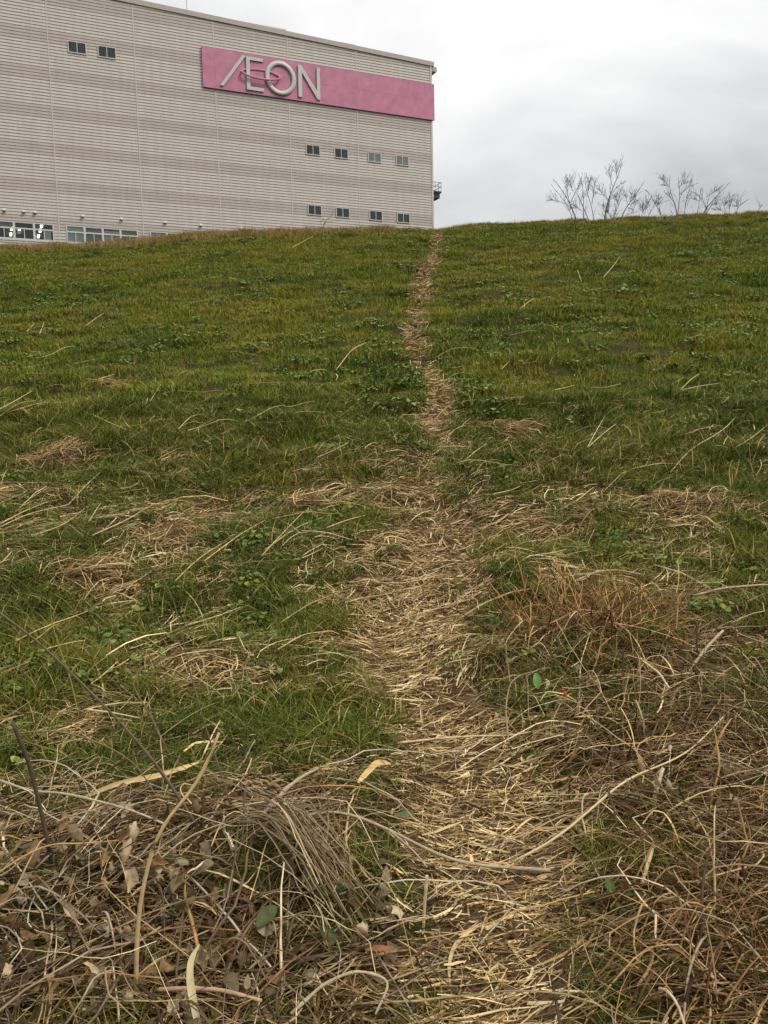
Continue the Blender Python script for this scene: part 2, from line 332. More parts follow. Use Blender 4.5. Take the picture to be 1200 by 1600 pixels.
link('backing_wall', bm_mesh('bk', lambda bm: (box(bm, -60.1, -.3, .06, .3, 0, SZ0 - .02), box(bm, -60.1, -.3, .06, .3, SZ1 + .02, 39.3), box(bm, -38.74, -37.71, .06, .3, SZ0 - .02, SZ1 + .02), box(bm, -31.37, -30.29, .06, .3, SZ0 - .02, SZ1 + .02), box(bm, -23.99, -.3, .06, .3, SZ0 - .02, SZ1 + .02), box(bm, -60.1, -45.33, .06, .3, SZ0 - .02, SZ1 + .02))), M['groove'], bld)
link('roof', bm_mesh('rf', lambda bm: box(bm, -60.1, -.3, .46, 44.6, 38.9, 39.2)), M['roof'], bld)
link('room_interior', bm_mesh('room', lambda bm: (box(bm, -50.5, -23.5, 12, 12.1, 17, 21.2), box(bm, -50.5, -23.5, .31, 12, 17, 17.1), box(bm, -50.5, -23.5, .31, 12, 21.1, 21.2), box(bm, -50.6, -50.5, .31, 12.1, 17, 21.2), box(bm, -23.5, -23.4, .31, 12.1, 17, 21.2))), M['room'], bld)
for px, py in ((18, 358), (17, 367), (65, 353.5), (63, 361), (60, 370), (30, 362)):                 # fluorescent tubes on the office ceiling, seen through the ribbon window
    d = ray(px, py); P = EYE + d * ((20.95 - EYE[2]) / d[2]) - CORNER; s, y = P @ TX, -(P @ NX)
    link('ceiling_lamp', bm_mesh('lamp', lambda bm: box(bm, s - .11, s + .11, y - .55, y + .55, 20.92, 21.06)), M['lamp'], bld)
def bars(bm, rects, y0, y1):
    for a, b_, c, d in rects: box(bm, a, b_, y0, y1, c, d)
# eight small sliding windows plus two high ones
for k, (a, b_, z0, z1) in enumerate(SMALL):
    w = empty('window', (0, 0, 0)); w.parent = bld; mid = (a + b_) / 2
    link('frame', bm_mesh('wf', lambda bm: (bars(bm, [(a - .07, a, z0 - .07, z1 + .05), (b_, b_ + .07, z0 - .07, z1 + .05), (a, b_, z1, z1 + .05), (a, b_, z0 - .07, z0), (mid - .035, mid + .016, z0, z1)], -.09, .02))), M['frame'], w)
    for p, r in ((a, mid - .035), (mid + .035, b_)):
        pane = link('pane', bm_mesh('pn', lambda bm: box(bm, p, r, -.05, -.044, z0, z1)), M['glass'], w)
    link('blind', bm_mesh('bl', lambda bm: box(bm, a, b_, -.028, -.02, z0, z1)), M['blindpale'] if k in (2, 3) else M['curtain'], w)  # dark sheet painted as the unlit interior; only the pale sheets are blinds
# ribbon windows
for si, (a, b_, n) in enumerate(STRIPS):
    w = empty('ribbon_window'); w.parent = bld; zt = 19.55; zb = 18.70; es = np.linspace(a, b_, n + 1)
    R_ = [(a, b_, SZ1 - .07, SZ1), (a, b_, zt - .06, zt + .06), (a, b_, SZ0, zb)]
    for k, e in enumerate(es): R_.append((max(a, e - .09), min(b_, e + .09), zb, SZ1 - .07))
    def fr_(bm):
        bars(bm, R_[:3], -.06, .1)
        bars(bm, R_[3:], -.066, .09)
        for k in range(n): c = (es[k] + es[k + 1]) / 2; bars(bm, [(c - .03, c + .03, zb, zt - .06)], -.05, .05)
    link('frame', bm_mesh('rf', fr_), M['frame'], w)
    for k in range(n):
        c = (es[k] + es[k + 1]) / 2
        for p, r, z0, z1 in ((es[k] + .09, es[k + 1] - .09, zt + .06, SZ1 - .07), (es[k] + .09, c - .03, zb, zt - .06), (c + .03, es[k + 1] - .09, zb, zt - .06)):
            link('pane', bm_mesh('pn', lambda bm: box(bm, p, r, .0, .006, z0, z1)), M['glass'], w)
    if si == 0:
        link('notice', bm_mesh('no', lambda bm: box(bm, -41.75, -41.45, .02, .026, 19.15, 19.35)), M['white'], w)
        link('blind', bm_mesh('bl', lambda bm: box(bm, -39.55, -39.0, .06, .066, zb, zt)), M['blindpale'], w)
        link('blind', bm_mesh('bl', lambda bm: box(bm, -45.3, -42.2, .12, .126, 19.5, SZ1)), M['blind'], w)
    else:
        for k in range(n): link('blind', bm_mesh('bl', lambda bm: box(bm, es[k] + .06, es[k + 1] - .06, .12, .126, SZ0, SZ1 - (.02 if (k + si) % 3 else .2))), M['blind'] if k % 2 else M['blindpale'], w)
# vent hoods
def vent_mesh(bm):
    pr = [(-.02, .16), (-.20, .13), (-.28, .04), (-.28, -.10), (-.02, -.10)]
    for sx in (-1, 1): pass
    A = [bm.verts.new((-.14, y, z)) for y, z in pr]; B = [bm.verts.new((.14, y, z)) for y, z in pr]
    bm.faces.new(A); bm.faces.new(B[::-1])
    for i in range(5): bm.faces.new((A[i], B[i], B[(i + 1) % 5], A[(i + 1) % 5]))
vm = bm_mesh('vent', vent_mesh); vm.materials.append(M['white']); vd = bm_mesh('ventd', lambda bm: box(bm, -.15, .15, -.30, -.0, -.17, -.102)); vd.materials.append(M['ventdark'])
for s in (-42.74, -41.16, -40.24, -36.22, -32.81, -28.82, -25.45, -21.44): 
    v = link('vent_hood', vm, None, bld, (s, 0, 21.02)); v.scale = (.72, .72, .72); link('vent_opening', vd, None, v)  # dark box below each hood is painted as its shade
# gutter box and fire-escape landing on the hidden right-hand side
link('eave_box', bm_mesh('eb', lambda bm: box(bm, -.02, .74, .12, 6, 38.95, 39.42)), M['coping'], bld)
bal = empty('fire_escape_landing'); bal.parent = bld
link('slab', bm_mesh('sl', lambda bm: (box(bm, -.02, 1.12, .15, 3.2, 26.45, 26.62), box(bm, -.02, .95, .25, 3.1, 25.9, 26.45))), M['dark'], bal)
def rail(bm):
    for z in (27.55, 27.1): bars(bm, [(.05, 1.12, z - .025, z + .025)], .16, .21); box(bm, 1.07, 1.12, .21, 3.1, z - .025, z + .025)
    for y in (.165, .8, 1.5, 2.2, 3.0): box(bm, 1.075, 1.115, y, y + .04, 26.6, 27.53)
    for x in (.35, .75): box(bm, x, x + .04, .165, .205, 26.6, 27.53)
link('railing', bm_mesh('ra', rail), M['rail'], bal)
link('lightning_rod', bm_mesh('lr', lambda bm: box(bm, -25.83, -25.79, .2, .24, 40.2, 44.5)), M['rail'], bld)

# ------------------------------------------------------------------ the sign
sign = empty('wall_sign', (CORNER[0], CORNER[1], 0), math.atan2(TX[1], TX[0]))
tag(sign, 'long pink sign board with raised grey letters high on the beige wall', 'sign')
S0, S1, Z0, Z1 = -24.67, .22, 33.80, 37.50
link('backing', bm_mesh('sb', lambda bm: box(bm, S0, S1, -.16, -.055, Z0, Z1)), M['signedge'], sign)
ce = [S0, -23.46, -16.10, -8.73, S1]; zm = 35.75
for k in range(4):
    for z0, z1 in ((Z0 + .02, zm - .004), (zm + .004, Z1)):
        link('board_panel', bm_mesh('sp', lambda bm: box(bm, ce[k] + .004, ce[k + 1] - .004, -.20, -.16, z0, z1)), M['signpink'], sign)
def zs(x, y): return wall_uv(310 + x / 6.0, 65 + y / 6.0)
def letter(poly, holes=None, y0=-.33, y1=-.21):
    bm = bmesh.new(); bot = [bm.verts.new((s, y0, z)) for s, z in poly]; top = [bm.verts.new((s, y1, z)) for s, z in poly]
    n = len(poly); f = bm.faces.new(bot); f.material_index = 0
    for i in range(n): s = bm.faces.new((bot[i], bot[(i + 1) % n], top[(i + 1) % n], top[i])); s.material_index = 1
    bmesh.ops.recalc_face_normals(bm, faces=bm.faces); bmesh.ops.triangulate(bm, faces=[f]); me = bpy.data.meshes.new('letter'); bm.to_mesh(me); bm.free(); return me
LM = [M['letter'], M['letteredge']]
link('letter', letter([zs(*p) for p in ((400, 140), (434, 146), (230, 425), (196, 419))]), LM, sign)
link('letter', letter([zs(*p) for p in ((436, 148), (597, 173), (594, 203), (472, 184), (481, 431), (606, 451), (606, 482), (447, 459))]), LM, sign)
link('letter', letter([zs(*p) for p in ((922, 226), (957, 234), (1100, 472), (1097, 254), (1127, 260), (1134, 558), (1108, 553), (960, 300), (965, 531), (930, 526))]), LM, sign)
def ring_mesh(cx, cz, a, b_, w, y0f, y1f, n=56, ratio=1.0):
    V, F, mi = [], [], []
    for i in range(n):
        t_ = 2 * math.pi * i / n; c, s = math.cos(t_), math.sin(t_)
        for (ra, rb) in ((a, b_), (a - w, b_ - w * ratio)):
            for yf in (y0f, y1f): V.append((cx + ra * c, yf(s), cz + rb * s))
    for i in range(n):
        j = (i + 1) % n; q = lambda p, r: F.append((4 * i + p, 4 * j + p, 4 * j + r, 4 * i + r))
        q(0, 2); mi.append(0); q(1, 0); mi.append(1); q(2, 3); mi.append(1); q(3, 1); mi.append(1)
    me = raw_mesh('ring', V, F); me.polygons.foreach_set('material_index', np.array(mi, np.int32)); bm = bmesh.new(); bm.from_mesh(me); bmesh.ops.recalc_face_normals(bm, faces=bm.faces); bm.to_mesh(me); bm.free(); return me
lx, rx = zs(617, 330)[0], zs(905, 375)[0]; tz, bz = zs(745, 190)[1], zs(785, 517)[1]
link('letter', ring_mesh((lx + rx) / 2, (tz + bz) / 2, (rx - lx) / 2, (tz - bz) / 2, .43, lambda s: -.33, lambda s: -.21), LM, sign)
l2, r2 = zs(388, 295), zs(765, 345)
rg = link('oval_ring', ring_mesh((l2[0] + r2[0]) / 2, (l2[1] + r2[1]) / 2 - .02, (r2[0] - l2[0]) / 2, .56, .22, lambda s: -.36 + .10 * s - (.16 if s < .1 else 0), lambda s: -.26 + .06 * s - (.16 if s < .1 else 0), ratio=.75), [M['signpink'], M['letter']], sign)
tag(rg, 'thin pink oval ring threaded through the letters')

# ------------------------------------------------------------------ instanced ground cover (grass, weeds)
def proto_collection(name, meshes, mat):
    c = bpy.data.collections.new(name)
    for i, me in enumerate(meshes):
        me.materials.append(mat); o = bpy.data.objects.new('%s_tuft_%02d' % (name, i), me); c.objects.link(o)
    return c
def gn_scatter(coll):
    ng = bpy.data.node_groups.new('scatter_' + coll.name, 'GeometryNodeTree')
    ng.interface.new_socket('Geometry', in_out='INPUT', socket_type='NodeSocketGeometry'); ng.interface.new_socket('Geometry', in_out='OUTPUT', socket_type='NodeSocketGeometry')
    gi = ng.nodes.new('NodeGroupInput'); go = ng.nodes.new('NodeGroupOutput'); ip = ng.nodes.new('GeometryNodeInstanceOnPoints')
    ci = ng.nodes.new('GeometryNodeCollectionInfo'); ci.inputs[0].default_value = coll; ci.inputs['Separate Children'].default_value = True; ci.inputs['Reset Children'].default_value = True
    def na(nm, typ): n = ng.nodes.new('GeometryNodeInputNamedAttribute'); n.data_type = typ; n.inputs[0].default_value = nm; return n.outputs[0]
    ip.inputs['Pick Instance'].default_value = True; L = ng.links.new
    L(gi.outputs[0], ip.inputs['Points']); L(ci.outputs[0], ip.inputs['Instance']); L(na('vid', 'INT'), ip.inputs['Instance Index'])
    er = ng.nodes.new('FunctionNodeEulerToRotation'); L(na('rot', 'FLOAT_VECTOR'), er.inputs[0]); L(er.outputs[0], ip.inputs['Rotation']); L(na('scl', 'FLOAT_VECTOR'), ip.inputs['Scale']); L(ip.outputs[0], go.inputs[0])
    return ng
def scatter(name, label, cat, coll, P, scl, hue, slope=.6):
    n = len(P); me = bpy.data.meshes.new(name); me.vertices.add(n); me.vertices.foreach_set('co', P.astype(np.float32).ravel())
    gx, gy = nrm(P[:, 0], P[:, 1]); rot = np.stack([np.arctan(gy) * slope + rng.normal(0, .1, n), -np.arctan(gx) * slope + rng.normal(0, .1, n), np.zeros(n)], 1)
    # spin about own axis is carried by the variant choice; euler Z first spins in the tangent frame
    rot[:, 2] = rng.uniform(-.6, .6, n) + rng.choice([0, 0, 0, 1.6, -1.6, 3.1], n)
    ax = np.cos(rot[:, 2]) * rot[:, 0] + np.sin(rot[:, 2]) * rot[:, 1]; ay = -np.sin(rot[:, 2]) * rot[:, 0] + np.cos(rot[:, 2]) * rot[:, 1]
    rot[:, 0], rot[:, 1] = ax, ay
    a = me.attributes.new('rot', 'FLOAT_VECTOR', 'POINT'); a.data.foreach_set('vector', rot.astype(np.float32).ravel())
    a = me.attributes.new('scl', 'FLOAT_VECTOR', 'POINT'); a.data.foreach_set('vector', scl.astype(np.float32).ravel())
    a = me.attributes.new('vid', 'INT', 'POINT'); a.data.foreach_set('value', rng.integers(0, len(coll.objects), n).astype(np.int32))
    a = me.attributes.new('hue', 'FLOAT', 'POINT'); a.data.foreach_set('value', hue.astype(np.float32))
    me.update(); o = link(name, me); md = o.modifiers.new('scatter', 'NODES'); md.node_group = gn_scatter(coll); tag(o, label, cat, kind='stuff'); return o
def grass_tuft(n, rad, h, w, lean, segs=2, sd=0):
    r = np.random.default_rng(sd); s = segs + 1
    a = r.uniform(0, 2 * np.pi, n); q = rad * np.sqrt(r.random(n)); base = np.stack([q * np.cos(a), q * np.sin(a), np.full(n, -.02)], 1)
    th = r.uniform(0, 2 * np.pi, n); d = np.stack([np.cos(th), np.sin(th), np.zeros(n)], 1); hh = h * r.uniform(.45, 1.2, n); ln = hh * lean * r.uniform(.3, 1.6, n)
    u = np.linspace(0, 1, s); P = base[:, None] + d[:, None] * (ln[:, None] * u ** 1.8)[..., None] + np.array([0, 0, 1.]) * ((hh + .02)[:, None] * (u - .25 * u ** 3))[..., None]
    ph = th + np.pi / 2 + r.normal(0, .5, n); A = np.repeat(np.stack([np.cos(ph), np.sin(ph), np.zeros(n)], 1)[:, None], s, 1)
    W = w * .5 * r.uniform(.6, 1.3, n)[:, None] * (1 - .92 * u ** 1.6)[None]
    V, F, idx = ribbons(P, W, A); return raw_mesh('tuft', V, F, attr={'val': r.random(n)[idx]})
def weed_tuft(n, rad, h, leaf, sd=0):
    r = np.random.default_rng(sd); V, F, val = [], [], []
    for k in range(n):
        a = r.uniform(0, 6.28); q = rad * math.sqrt(r.random()); c = np.array([q * math.cos(a), q * math.sin(a), h * r.uniform(.35, 1.1) * (1 - .4 * q / rad)])
        out = a + r.normal(0, .5); tl = r.uniform(-.3, .6); d = np.array([math.cos(out) * math.cos(tl), math.sin(out) * math.cos(tl), -math.sin(tl) * .6]); sdv = np.array([-math.sin(out), math.cos(out), r.normal(0, .25)])
        l = leaf * r.uniform(.6, 1.3); w = l * r.uniform(.35, .5); up = np.array([0, 0, 1.]); b0 = len(V); v = r.random()
        prof = [(0, .0), (.22, .75), (.5, 1.0), (.78, .72), (1.0, 0)]
        for u, ww in prof:
            m_ = c + d * l * u - up * l * .25 * u * u
            for sg in (-1, 0, 1): V.append(m_ + sdv * sg * w * ww + up * abs(sg) * w * .25 * ww)
        for i in range(4):
            for j in range(2): F.append((b0 + 3 * i + j, b0 + 3 * i + j + 1, b0 + 3 * i + 4 + j, b0 + 3 * i + 3 + j))
        val += [v] * 15
        # stalk
        st = len(V); foot = np.array([c[0] * .3, c[1] * .3, -.03]); sw = np.array([-math.sin(a), math.cos(a), 0]) * .0025
        V += [foot - sw, foot + sw, c + sw, c - sw]; F.append((st, st + 1, st + 2, st + 3)); val += [v] * 4
    return raw_mesh('weed', np.array(V), np.array(F), attr={'val': val})
def pts(n, x0, x1, y0, y1, spread=None):
    y = rng.uniform(y0, y1, n); x = rng.uniform(x0, x1, n); return x, y
def in_view(x, y, m=2.5): return np.abs(x) < .50 * y + m
# straw litter mask (how much of the soil is under dead straw); patches surveyed on the photograph
_patch = [(700, 865, 180, 55, 1), (630, 950, 150, 70, 1), (590, 1010, 140, 50, 1), (720, 1130, 130, 60, 1), (250, 830, 260, 40, .3), (420, 890, 170, 35, .4), (950, 830, 200, 45, .4), (560, 760, 150, 18, .6), (95, 722, 60, 18, 1), (265, 852, 34, 26, 1), (150, 905, 120, 26, .9), (240, 1050, 140, 42, .9), (480, 790, 60, 12, .9), (560, 735, 120, 14, .45), (810, 680, 55, 18, .9), (1040, 790, 160, 26, .8), (880, 700, 130, 20, .25), (900, 770, 120, 20, .6), (760, 830, 170, 45, .9), (560, 960, 120, 70, .8), (300, 700, 200, 50, .25), (170, 610, 24, 8, .8), (850, 905, 120, 30, .7), (1120, 900, 140, 45, .8), (950, 1000, 230, 70, .55), (1050, 1150, 260, 160, .75), (1000, 1400, 330, 250, .62), (150, 1290, 260, 70, .6), (300, 1480, 380, 170, .38), (560, 1200, 120, 60, .7), (420, 1290, 200, 60, .75), (60, 1130, 100, 35, .5), (600, 1090, 120, 40, .55), (330, 960, 130, 25, .6), (500, 850, 150, 18, .5), (60, 870, 90, 20, .4), (640, 780, 130, 22, .7), (1100, 860, 120, 22, .35), (860, 740, 60, 14, .5), (1180, 760, 60, 18, .5)]
_green = [(480, 1130, 125, 60), (280, 1190, 140, 50), (130, 1020, 120, 50), (430, 940, 110, 40), (60, 980, 80, 40), (870, 860, 130, 26), (1170, 880, 60, 40), (770, 910, 90, 24), (540, 1045, 60, 30), (800, 960, 60, 30)]
def litter(X, Y, Z=None):
    P = np.stack([X, Y, bare(X, Y) if Z is None else Z], -1); px, py = project(P); k = np.zeros_like(X)
    sx = np.clip(250 / Y, 12, 90); px = px + (fbm(X * 3, Y * 3 + 50, 3) - .5) * 2.6 * sx; py = py + (fbm(X * 3 + 80, Y * 3, 3) - .5) * 1.5 * sx
    for cx, cy, rx_, ry_, w in _patch: k = np.maximum(k, w * np.clip(1.35 - ((px - cx) / rx_) ** 2 - ((py - cy) / ry_) ** 2, 0, 1))
    k = np.maximum(k, .55 * np.clip((9.6 - Y) / 2.5, 0, 1) * np.clip((fbm(X * 1.7 + 60, Y * 3.2, 3) - .30) * 4, 0, 1)); k = np.maximum(k, .13 * np.clip((13 - Y) / 5, 0, 1))
    for cx, cy, rx_, ry_ in _green: k = k * (1 - .75 * np.clip(1.3 - ((px - cx) / rx_) ** 2 - ((py - cy) / ry_) ** 2, 0, 1))
    k = k * np.clip(.35 + 1.5 * fbm(X * 2.3 + 4, Y * 2.3, 3), 0, 1.25)
    return np.clip(np.maximum(k, path_mask(X, Y, .2) * np.where(Y > 8.6, 1, .95)), 0, 1)

gA = proto_collection('lawn', [grass_tuft(60, .12, .064, .0058, .8, 2, 100 + i) for i in range(8)], M['grass'])
gB = proto_collection('meadow', [grass_tuft(44, .10, .11, .0052, 1.0, 3, 200 + i) for i in range(8)], M['grassnear'])
gW = proto_collection('clover', [weed_tuft(13, .10, .07, .042, 300 + i) for i in range(6)], M['weed'])
gD = proto_collection('dry', [grass_tuft(30, .10, .16, .006, .5, 2, 400 + i) for i in range(5)], M['drygrass'])
# upper slope
x, y = pts(72000, -17, 17, 8.0, 30.0); k = in_view(x, y) & (rng.random(len(x)) < np.interp(y, [8, 9, 14, 30], [.5, 1, .95, .75])); x, y = x[k], y[k]
k = rng.random(len(x)) > path_mask(x, y, .1) * .97; x, y = x[k], y[k]
k = rng.random(len(x)) > litter(x, y) * .8; x, y = x[k], y[k]
hue = np.clip(.20 + 1.25 * (fbm(x * .55, y * .8 + 40, 3) - .30) + .5 * (fbm(x * 3.1, y * 4.2, 2) - .5) + rng.normal(0, .20, len(x)) - .012 * (y - 12), 0, 1)
sc = (.50 + 1.3 * fbm(x * 1.6 + 7, y * 2.2, 3) ** 1.2 + 1.6 * np.clip(fbm(x * 3.3, y * 4.4 + 20, 2) - .58, 0, 1)) * rng.uniform(.7, 1.35, len(x)); S = np.stack([np.sqrt(sc) * 1.15, np.sqrt(sc) * 1.15, sc * rng.uniform(.7, 1.15, len(x))], 1)
scatter('slope_grass', 'short olive green grass covering the upper levee slope', 'grass', gA, np.stack([x, y, ground(x, y)], 1), S, hue)
# lower slope, taller and greener, broken by straw
x, y = pts(26000, -8, 8, 1.2, 9.2); k = in_view(x, y, 1.6); x, y = x[k], y[k]
k = rng.random(len(x)) > np.clip(litter(x, y) * 1.12 + .1 * (y < 2.0), 0, .985); x, y = x[k], y[k]
hue = np.clip(.12 + 1.0 * (fbm(x * 1.2, y * 1.2 + 4, 3) - .2) + rng.normal(0, .12, len(x)), 0, 1)
sc = (.55 + .9 * fbm(x * 2 + 3, y * 2, 3)) * rng.uniform(.7, 1.3, len(x)) * np.interp(y, [1.2, 2.6, 4], [.45, .75, 1]); S = np.stack([sc, sc, sc * rng.uniform(.7, 1.2, len(x))], 1)
scatter('meadow_grass', 'longer dark green grass between straw patches at the levee foot', 'grass', gB, np.stack([x, y, ground(x, y)], 1), S, hue)
# low broad-leaved cover
x, y = pts(60000, -16, 16, 1.8, 27.0); k = in_view(x, y, 1.5); x, y = x[k], y[k]
pw = np.clip((fbm(x * 1.3 + 30, y * 1.6, 3) - .47) * 5, 0, 1) * np.interp(y, [1.8, 5, 9, 14, 26], [.25, .5, .65, .6, .4])
k = (y > 3.0) & (rng.random(len(x)) < pw) & (rng.random(len(x)) > litter(x, y) * 1.1); x, y = x[k], y[k]
hue = np.clip(.05 + .8 * rng.random(len(x)), 0, 1); sc = rng.uniform(.45, 1.05, len(x)); S = np.stack([sc, sc, sc], 1)
scatter('low_weeds', 'low round leaved green weeds scattered through the grass', 'weeds', gW, np.stack([x, y, ground(x, y) + .015], 1), S, hue)
# dry fringe on the crest
x, y = pts(9000, -14, 14, 23.8, 26.5); k = in_view(x, y) & (rng.random(len(x)) < np.where(x < .5, .8, .22) * np.clip(1.4 * fbm(x * 1.3, y, 2), 0, 1)); x, y = x[k], y[k]
k = rng.random(len(x)) > path_mask(x, y, .1); x, y = x[k], y[k]
sc = rng.uniform(.6, 1.25, len(x)) * np.where(x < .5, 1.25, .9); S = np.stack([sc, sc, sc], 1)
scatter('crest_dry_grass', 'reddish brown dry grass fringe along the levee crest', 'grass', gD, np.stack([x, y, ground(x, y)], 1), S, rng.random(len(x)))

# ------------------------------------------------------------------ straw
PAL = np.array([(.60, .42, .17), (.50, .34, .135), (.70, .53, .25), (.36, .23, .09), (.52, .38, .19), (.22, .13, .055), (.76, .61, .33), (.13, .08, .04)])
PALV = np.array([(.40, .29, .16), (.22, .14, .075), (.54, .42, .24), (.12, .075, .04), (.36, .29, .19), (.17, .085, .04), (.66, .53, .32), (.36, .21, .085), (.07, .045, .028), (.58, .41, .18)])
def straws(name, x, y, th, L, wd, lift, kind='stuff', label=None, cat=None, segs=3, pal=PAL, pw=None, zf=ground):
    n = len(x); s = segs + 1; u = np.linspace(-.5, .5, s); kap = rng.normal(0, .5, n); knk = rng.normal(0, .55, n) * (rng.random(n) < .4)
    ang = th[:, None] + kap[:, None] * u + knk[:, None] * (u > rng.uniform(-.3, .3, n)[:, None]); st = (L / segs)[:, None]
    dx = np.cos(ang) * st; dy = np.sin(ang) * st
    X = x[:, None] + np.cumsum(dx, 1) - dx.sum(1, keepdims=True) / 2; Y = y[:, None] + np.cumsum(dy, 1) - dy.sum(1, keepdims=True) / 2
    Z = zf(X, Y) + lift[:, None] + rng.normal(0, .10, n)[:, None] * (L[:, None] * u) + np.abs(rng.normal(0, .05, n))[:, None] * L[:, None] * (1 - 4 * u ** 2)
    Z = np.maximum(Z, zf(X, Y) + .008 + .018 * path_mask(X, Y, .2))
    P = np.stack([X, Y, Z], -1); T = unit(np.gradient(P, axis=1)); A = unit(np.cross(T, np.array([0, 0, 1.]))); Bn = np.cross(A, T)
    ro = rng.normal(0, .6, n)[:, None, None]; A = A * np.cos(ro) + Bn * np.sin(ro)
    W = (wd * .5)[:, None] * np.ones(s)[None] * np.interp(np.linspace(0, 1, s), [0, .15, .8, 1], [.7, 1, .95, .45])[None]
    V, F, idx = ribbons(P, W, A); c = pal[rng.choice(len(pal), n, p=pw)] * rng.uniform(.6, 1.2, n)[:, None]; c = np.where((rng.random(n) < .27)[:, None], c * np.array([.26, .23, .20]), c * np.array([1.08, 1.08, 1.10]))
    px, py = project(np.stack([x, y, bare(x, y)], -1)); darker = np.clip(np.maximum((1180 - py) / -140 * (px < 620), (px - 830) / 130 * (py > 930)), 0, 1)[:, None]; c = c * (1 - darker * np.array([.50, .55, .58]) * rng.uniform(.3, 1.35, (n, 1)))   # straw tinted darker by region where the vine tangles lie
    o = link(name, raw_mesh(name, V, F, tint=c[idx]), M['straw']); return tag(o, label, cat, kind=kind)
# trodden straw over the lower path and in the surrounding patches
x, y = pts(760000, -6, 6, 1.4, 9.2); k = in_view(x, y, 1.0); x, y = x[k], y[k]
lt = litter(x, y); k = rng.random(len(x)) < lt ** 1.2 * np.interp(y, [1.4, 3, 5, 9], [.85, .8, .7, .5]) * np.clip((fbm(x * 4.5, y * 4.5 + 9, 3) - .15) * 3.2, .22 + .3 * path_mask(x, y, .3), 1); x, y, lt = x[k], y[k], lt[k]; n = len(x)
print('straw pieces', n)
onp = path_mask(x, y, .3)
th = np.where(rng.random(n) < .65, rng.normal(.25, .55, n), rng.uniform(0, np.pi, n)); L = rng.gamma(1.5, .048, n) + .015; L = np.where(onp > .5, L * .9, L * 1.3)
straws('loose_straw', x, y, th, L, rng.gamma(2.0, .0014, n) + .0010 + .0004 * (y > 5), rng.exponential(.012, n), label='loose pale straw trodden over the path and matted in the grass', cat='straw')
# upper path straw
a, b_ = path_edges(np.linspace(8.5, 24.9, 400)); y = rng.uniform(8.3, 24.9, 15000); y = y[rng.random(len(y)) < np.clip((fbm(y * 2.3, y * 0 + 3.3, 2) - .2) * 2.2, .25, 1)]; a, b_ = path_edges(y); x = a + (b_ - a) * rng.beta(1.6, 1.6, len(y)) + rng.normal(0, .06, len(y)); n = len(x)
straws('path_straw', x, y, rng.normal(.2, .7, n), rng.gamma(3, .035, n) + .04, rng.uniform(.005, .010, n), rng.exponential(.008, n), label='straw litter on the narrow upper footpath', cat='straw')
# long dry stems leaning through the grass of the middle slope
x, y = pts(2600, -8, 8, 4.0, 13); k = in_view(x, y, 1) & (rng.random(len(x)) < np.interp(y, [4, 8.5, 10, 13], [.9, .8, .25, .08])); x, y = x[k], y[k]; n = len(x)
straws('thin_dry_stalks', x, y, rng.normal(.55, .55, n), rng.uniform(.15, .55, n), rng.uniform(.003, .006, n), rng.uniform(.02, .10, n), label='thin dry stalks lying across the grass', cat='stalks', segs=5)

# ------------------------------------------------------------------ dead vine tangles in the foreground
def strands(name, label, n, xf, L, rad, hmax, pal, wob=.5, S=11, sides=3, pw=None, updir=0.0, up_frac=0.0):
    x, y = xf(n); n = len(x); th = rng.uniform(0, 2 * np.pi, n); le = rng.uniform(*L, n); st = le / (S - 1)
    tw = np.cumsum(rng.normal(0, wob * .22, (n, S)) + rng.normal(0, .75, (n, S)) * (rng.random((n, S)) < .13), 1) + .55 * (rng.normal(0, 1.3, n)[:, None] * np.linspace(0, 1, S)[None])
    ang = th[:, None] + tw; X = x[:, None] + np.cumsum(np.cos(ang) * st[:, None], 1) * .9; Y = y[:, None] + np.cumsum(np.sin(ang) * st[:, None], 1) * .9
    u = np.linspace(0, 1, S)[None]; h = hmax * rng.beta(1.2, 2.2, n)[:, None]; off = rng.uniform(-.2, .2, n)[:, None]
    Z = ground(X, Y) + h * np.sin(np.pi * np.clip(u + off, 0, 1)) ** 1.0 + rng.exponential(.02, n)[:, None] + np.cumsum(rng.normal(0, .004, (n, S)), 1)
    upm = (rng.random(n) < up_frac)[:, None]; Z = np.where(upm, ground(X, Y) + u * h * 2.2, Z)
    Z = np.maximum(Z, ground(X, Y) - .005)
    r = np.minimum(rng.gamma(1.6, rad / 1.8, n) + rad * .3, rad * 2.1)[:, None] * (1 - .5 * u) * (1 + .35 * (rng.random((n, S)) < .12))
    fl = np.where(rng.random(n) < .6, rng.uniform(.15, .45, n), 1.0); V, F, idx = tubes(np.stack([X, Y, Z], -1), r * np.where(fl < 1, 1.25, .9)[:, None], 4, fl); c = pal[rng.choice(len(pal), n, p=pw)] * rng.uniform(.6, 1.25, n)[:, None]; c = np.where((rng.random(n) < .30)[:, None], c * np.array([.30, .26, .23]), c * 1.08)
    seg = np.repeat(np.clip(1 + rng.normal(0, .16, n * S), .5, 1.35), 4)[:, None]
    o = link(name, raw_mesh(name, V, F, tint=c[idx] * seg), M['vine']); return tag(o, label, 'vines', kind='stuff')
def region(pred):
    def f(n):
        xs, ys = [], []; c = 0
        while c < n:
            x, y = rng.uniform(-3.4, 3.6, 4000), rng.uniform(1.3, 5.6, 4000); px, py = project(np.stack([x, y, ground(x, y)], -1)); k = rng.random(4000) < pred(px, py, x, y)
            xs.append(x[k]); ys.append(y[k]); c += k.sum()
        return np.concatenate(xs)[:n], np.concatenate(ys)[:n]
    return f
el = lambda px, py, cx, cy, rx_, ry_: np.clip(1.4 - ((px - cx) / rx_) ** 2 - ((py - cy) / ry_) ** 2, 0, 1)
